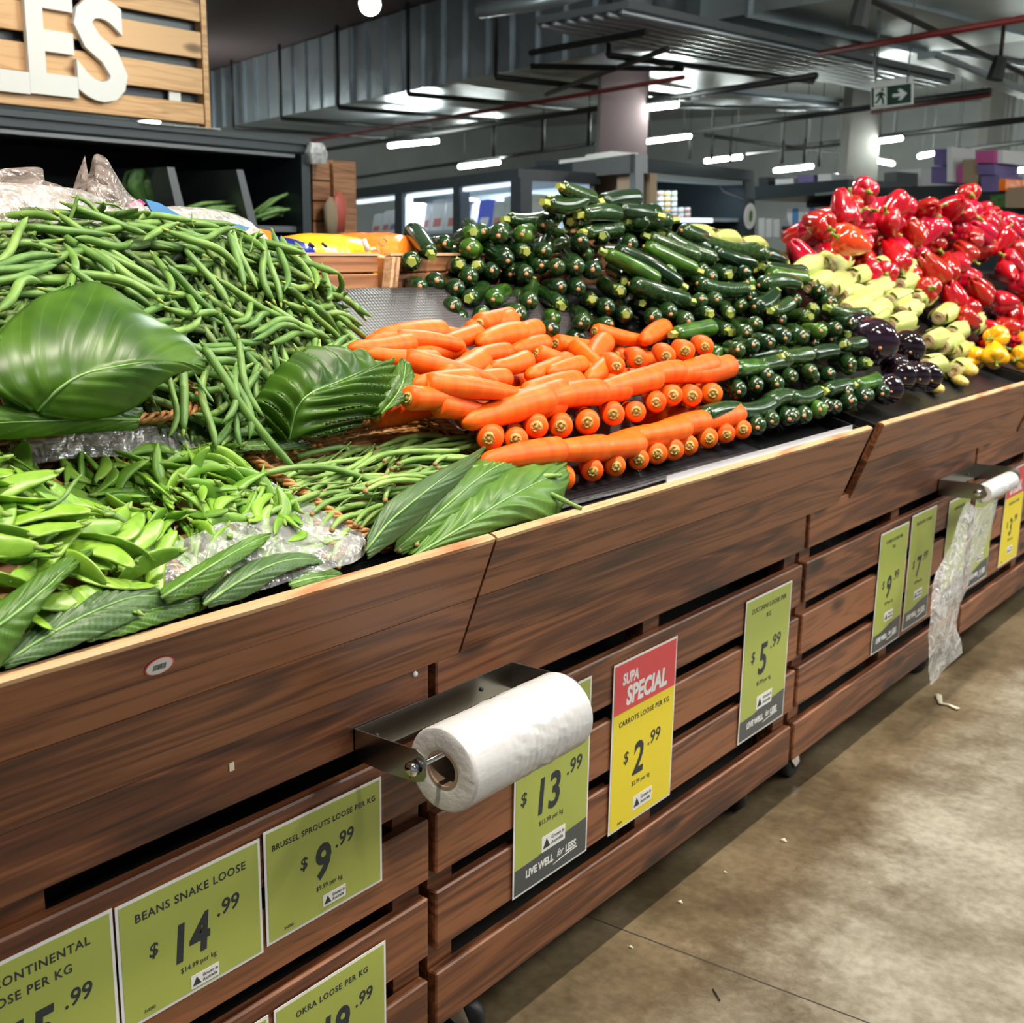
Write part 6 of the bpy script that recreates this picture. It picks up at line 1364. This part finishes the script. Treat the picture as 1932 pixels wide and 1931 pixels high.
pipes = [((583, 287), (1540, 143), 2.8, .028, 'pipe_black', 'black pipe running below the duct toward the exit sign'), ((583, 266), (1290, 146), 2.75, .020, 'pipe_red', 'thin dark red sprinkler pipe under the long duct'), ((1547, 101), (1960, 30), 2.8, .022, 'pipe_red', 'dark red sprinkler pipe at the upper right'),
         ((668, 336), (1120, 271), 2.75, .028, 'pipe_black', 'black conduit above the freezers'), ((1290, 251), (1640, 203), 2.8, .028, 'pipe_black', 'black pipe just below the exit sign level'), ((1725, 190), (1868, 172), 2.8, .03, 'pipe_black', 'black pipe right of the exit sign'), ((1420, 288), (1960, 222), 2.8, .034, 'pipe_black', 'black pipe crossing in front of the grey column, above the long tube'), ((1790, 286), (1960, 265), 2.8, .03, 'pipe_black', 'lowest black pipe at the right edge'),
         ((1330, 255), (1590, 291), 2.8, .026, 'pipe_black', 'black pipe running the other way behind the grey column'), ((1410, 290), (1590, 272), 2.7, .02, 'pipe_black', 'short black pipe left of the grey column'), ((1180, 200), (1640, 206), 3.0, .022, 'grey_steel', 'thin grey pipe left of the exit sign'), ((1645, 212), (1868, 180), 2.75, .016, 'pipe_red', 'thin reddish pipe right of the grey column')]
for a, b_, z_, r2, m_, lab in pipes:
    mb = MB(); mb.tube([hz(*a, z_), hz(*b_, z_)], r2, 8); o = settle(mb.build('ceiling_pipe', m_)); tag(o, lab, 'pipe')
for i, (px, py, l_) in enumerate(((932, 240, 55), (1025, 224, 60), (1112, 212, 62), (1303, 250, 50), (1345, 256, 46), (1380, 262, 44), (1478, 268, 40), (1520, 264, 42), (1548, 270, 44))):
    p = hz(px, py, 2.8); mb = MB(); q = hd(px, py + l_, (RM.transposed() @ (p - CAM)).z); mb.tube([Vector((p.x, p.y, 4.3)), p + Vector((0, 0, .03)), p, Vector((p.x, p.y, q.z))], [.006, .006, .022, .022], 6); o = settle(mb.build('hanging_rod', 'pipe_black')); tag(o, 'black vertical rod hanging below the ceiling pipes in the background', 'rod', 'hanging rods in the background')
tubes = [((735, 275), (825, 266), 'fluorescent tube above the freezers, leftmost in the photo'), ((868, 315), (940, 306), 'fluorescent tube lower right of the leftmost one'), ((1163, 211), (1277, 197), 'longest fluorescent tube, beside the pink column top'), ((1215, 268), (1301, 257), 'fluorescent tube just above the tin cabinet'), ((1332, 304), (1397, 296), 'fluorescent tube above the right post of the tin cabinet'),
         ((1463, 322), (1531, 314), 'fluorescent tube above the carton cabinet'), ((1617, 272), (1700, 261), 'fluorescent tube crossing right of the grey column'), ((1573, 334), (1587, 331), 'tiny lamp at the foot of the grey column'), ((1648, 302), (1684, 309), 'short lamp tilted the other way, right of the grey column'), ((1735, 295), (1762, 289), 'short fluorescent tube left of the purple cartons'), ((1802, 288), (1810, 284), 'small round lamp between the carton stacks'), ((1886, 306), (1898, 301), 'small lamp right of the pink carton'), ((1908, 324), (1950, 318), 'fluorescent tube at the far right edge')]
OFF = [((-4.6, 3.4), (-3.5, 3.1)), ((-2.2, 4.2), (-1.1, 3.9)), ((1.6, 4.6), (2.7, 4.3)), ((3.0, 9.0), (4.1, 8.7)), ((4.0, 14.0), (5.1, 13.7)), ((-13.0, 9.6), (-11.9, 9.3)), ((2.6, 20.0), (3.8, 19.7))]  # unseen lamps added to brighten the ceiling, duct and hall
tubes += [(a, b_, 'unseen fill lamp outside the frame, added %s' % nm) for (a, b_), nm in zip(OFF, ('over the cabinet', 'over the island', 'over the aisle', 'down the aisle', 'far down the aisle', 'at the far left', 'at the far end'))]
for a, b_, lab in tubes:
    if abs(a[0]) < 30 and 'outside' in lab: A, B = Vector((*a, 2.85)), Vector((*b_, 2.85))
    else: A, B = hz(*a, 2.66), hz(*b_, 2.66)
    T0 = thing('fluorescent_lamp', lab, 'lamp', (A + B) / 2, 'fluorescent lamps hanging in the hall'); dpt = (A - CAM).length
    mb = MB(); r3 = .032 if 'outside' in lab else max(.026, min(.06, dpt * 3.7 / FPX)); mb.tube([A, B], r3, 10); mb.build('tube', 'tube_on', T0); mb = MB(); mb.tube([A + Vector((0, 0, r3 * 1.25)), B + Vector((0, 0, r3 * 1.25))], r3 * .8, 6); mb.build('housing', 'grey_steel', T0)
    for f3 in (.12, .88): mb = MB(); q3 = A.lerp(B, f3); mb.tube([q3 + Vector((0, 0, r3 * 1.6)), Vector((q3.x, q3.y, 4.3))], .006, 5); mb.build('suspension_wire', 'grey_steel', T0)
# cable trays
def strip(a, b_, z_, wd, th, m_, name, lab, cat, ribs=0):
    A, B = hz(*a, z_), hz(*b_, z_); d = (B - A).normalized(); s_ = d.cross(Vector((0, 0, 1))).normalized() * wd; o = thing(name, lab, cat, (A + B) / 2)
    mb = MB(); mb.prism([A, B, B + s_, A + s_], (0, 0, 0), (0, 0, th)); mb.build('tray_body', m_, o)
    if ribs:
        mb = MB()
        for k in range(ribs): q = s_ * ((k + .5) / ribs); mb.tube([A + q - Vector((0, 0, .02)), B + q - Vector((0, 0, .02))], .03, 6)
        mb.build('channels', 'duct_metal', o)
    return o
strip((1010, 45), (1640, 165), 3.0, .9, .05, 'grey_steel', 'cable_tray', 'wide ribbed cable tray crossing the top centre of the photo', 'cable tray', 7)
strip((1180, 175), (1500, 205), 3.1, .8, .05, 'duct_metal', 'cable_tray', 'far part of a ribbed cable tray lit near the exit sign', 'cable tray', 5)
strip((1730, 113), (1960, 199), 2.9, .14, .06, 'lit_strip' if False else 'fridge_shelf', 'cable_tray', 'narrow pale cable tray at the right, below the black light track', 'cable tray')
for k, (a, b_) in enumerate((((1000, 100), (1220, 60)), ((1030, 178), (1260, 92)), ((1000, 125), (1290, 130)))):
    mb = MB(); mb.tube([hz(*a, 2.9), hz(*b_, 2.9)], .024, 4, smooth=False); o = settle(mb.build('support_bar', 'pipe_black')); tag(o, ('short black support bar under the cable tray, upper', 'black support bar crossing under the ribbed cable tray', 'black bar between long duct and cable tray')[k], 'bar')
mb = MB(); mb.tube([hz(905, 20, 2.9), hz(1010, 5, 2.9), hz(1120, -20, 2.9)], .05, 10); o = settle(mb.build('silver_pipe', 'duct_metal')); tag(o, 'fat shiny silver pipe bend at the top edge', 'pipe')
mb = MB(); A = hz(1252, 40, 3.0); mb.tube([A, A + Vector((0, 0, 1.2))], .09, 12); o = settle(mb.build('silver_pipe', 'duct_metal')); tag(o, 'vertical foil-wrapped pipe at the top above the cable tray', 'pipe')
def duct2(a, b_, z_, dep, h_, m_, lab):
    A, B = hz(*a, z_), hz(*b_, z_); d = (B - A).normalized(); n = Vector((d.y, -d.x, 0)); n = -n if n.dot(CAM - A) > 0 else n; o = thing('ventilation_duct', lab, 'duct', (A + B) / 2); mb = MB(); mb.prism([A, B, B + n * dep, A + n * dep], (0, 0, 0), (0, 0, h_)); mb.build('duct_body', m_, o)
    L = (B - A).length; mb = MB(); k = .5
    while k < L: p = A + d * k; mb.box((-.015, -.03, -.03), (.015, dep, h_), M=Matrix.Translation(p) @ Matrix((d, n, (0, 0, 1))).transposed().to_4x4()); k += 1.1
    mb.build('flange', 'duct_metal', o)
duct2((1320, 42), (1990, -70), 3.2, 2.6, .5, 'foil_duct', 'foil-covered duct with greenish sheen at the upper right')
duct2((1480, 120), (1990, 45), 3.3, 2.0, .5, 'grey_steel', 'dark grey duct behind the foil duct at the right')
duct2((1190, 50), (1340, 25), 3.3, .8, .8, 'grey_steel', 'grey duct box at the top centre behind the cable tray')
# track light with heads
A, B = hz(1640, -2, 2.9), hz(1990, 168, 2.9); TL = thing('light_track', 'black light track running into the upper right corner', 'light track', (A + B) / 2)
mb = MB(); mb.tube([A, B], .022, 4, smooth=False); mb.build('track', 'pipe_black', TL)
for px, py, lab in ((1628, 18, 'black track spotlight head at the top, right of centre'), (1886, 124, 'black track spotlight head near the right edge')):
    c = hz(px, py, 2.78); S_ = thing('track_spotlight', lab, 'spotlight', c); mb = MB(); mb.tube([c + Vector((-.02, -.02, -.10)), c + Vector((.0, .0, .06))], [.065, .05], 8, smooth=False); mb.build('head', 'pipe_black', S_); mb = MB(); mb.tube([c + Vector((0, 0, .05)), c + Vector((0, .0, .30))], .015, 6); mb.build('bracket', 'pipe_black', S_)
c = hz(698, 8, 2.8); S_ = thing('round_lamp', 'glowing round spotlight at the top edge under the dark bulkhead', 'lamp', c)
mb = MB(); r3 = (c - CAM).length * 19 / FPX
for i in range(1): mb.grid([[c + Vector((r3 * math.cos(a) * math.cos(v), r3 * math.sin(a) * math.cos(v), r3 * math.sin(v))) for a in np.linspace(0, 2 * PI, 17)] for v in np.linspace(-PI / 2, PI / 2, 9)], uv=False)
mb.build('bulb', 'bulb_on', S_); mb = MB(); mb.tube([c + Vector((0, 0, r3 * .7)), c + Vector((0, 0, r3 * 2.5))], r3 * 1.05, 12); mb.build('housing', 'pipe_black', S_)
for px, py, ox in ((1660, 60, 8), (1715, 118, 0)): pass
mb = MB(); P0 = [hd(1658, 20, 8.5), hd(1657, 70, 8.5), hd(1650, 110, 8.5), hd(1652, 138, 8.5), hd(1668, 148, 8.5)]; mb.tube([Vector(p) for p in cr(P0, 14)], .010, 6); o = settle(mb.build('hanging_cable', 'grey_steel')); tag(o, 'thin grey cable hanging above the exit sign', 'cable')
# exit sign
EPl = VPlane(hd(1682, 180, 8.6), US); X_ = thing('exit_sign', 'green exit sign with running man and arrow pointing right', 'exit sign', EPl.hit(1682, 205))
def ev(name, pts, m_, fr, th=.01): return vbox(name, EPl, pts, th, m_, parent=X_, front=fr)
sl = -.13
def sk_(x0, y0, x1, y1): return [(x0, y0 + (x0 - 1645) * sl), (x1, y0 + (x1 - 1645) * sl), (x1, y1 + (x1 - 1645) * sl), (x0, y1 + (x0 - 1645) * sl)]
ev('housing', sk_(1643, 153, 1720, 206), 'exit_white', 0, .02); ev('green_face', sk_(1645, 167, 1719, 203), 'exit_green', .004); ev('white_panel', sk_(1650, 168, 1674, 202), 'exit_white', .007)
mb = MB()
def el(pts): pq(mb, EPl, [(x, y + (x - 1645) * sl) for x, y in pts], .004, front=.011)
el([(1664, 170), (1668, 170), (1669, 174), (1665, 175)]); el([(1660, 176), (1668, 177), (1666, 187), (1660, 186)]); el([(1653, 182), (1660, 177), (1661, 180), (1655, 185)]); el([(1667, 178), (1672, 183), (1671, 185), (1666, 181)]); el([(1660, 185), (1663, 187), (1657, 196), (1652, 197), (1652, 195), (1656, 193)]); el([(1663, 186), (1667, 186), (1669, 192), (1669, 200), (1666, 200), (1666, 193)])
mb.build('running_man', 'exit_green', X_)
mb = MB(); el([(1686, 183), (1700, 183), (1695, 176), (1701, 175), (1713, 185), (1702, 196), (1696, 196), (1701, 189), (1686, 189)]); mb.build('arrow', 'exit_white', X_)
for px in (1652, 1712): mb = MB(); p = EPl.hit(px, 156); mb.tube([p, Vector((p.x, p.y, 4.3))], .006, 5); mb.build('hanger', 'grey_steel', X_)
print('nz', znum, 'bn', bn)
print('objects', len(bpy.data.objects))
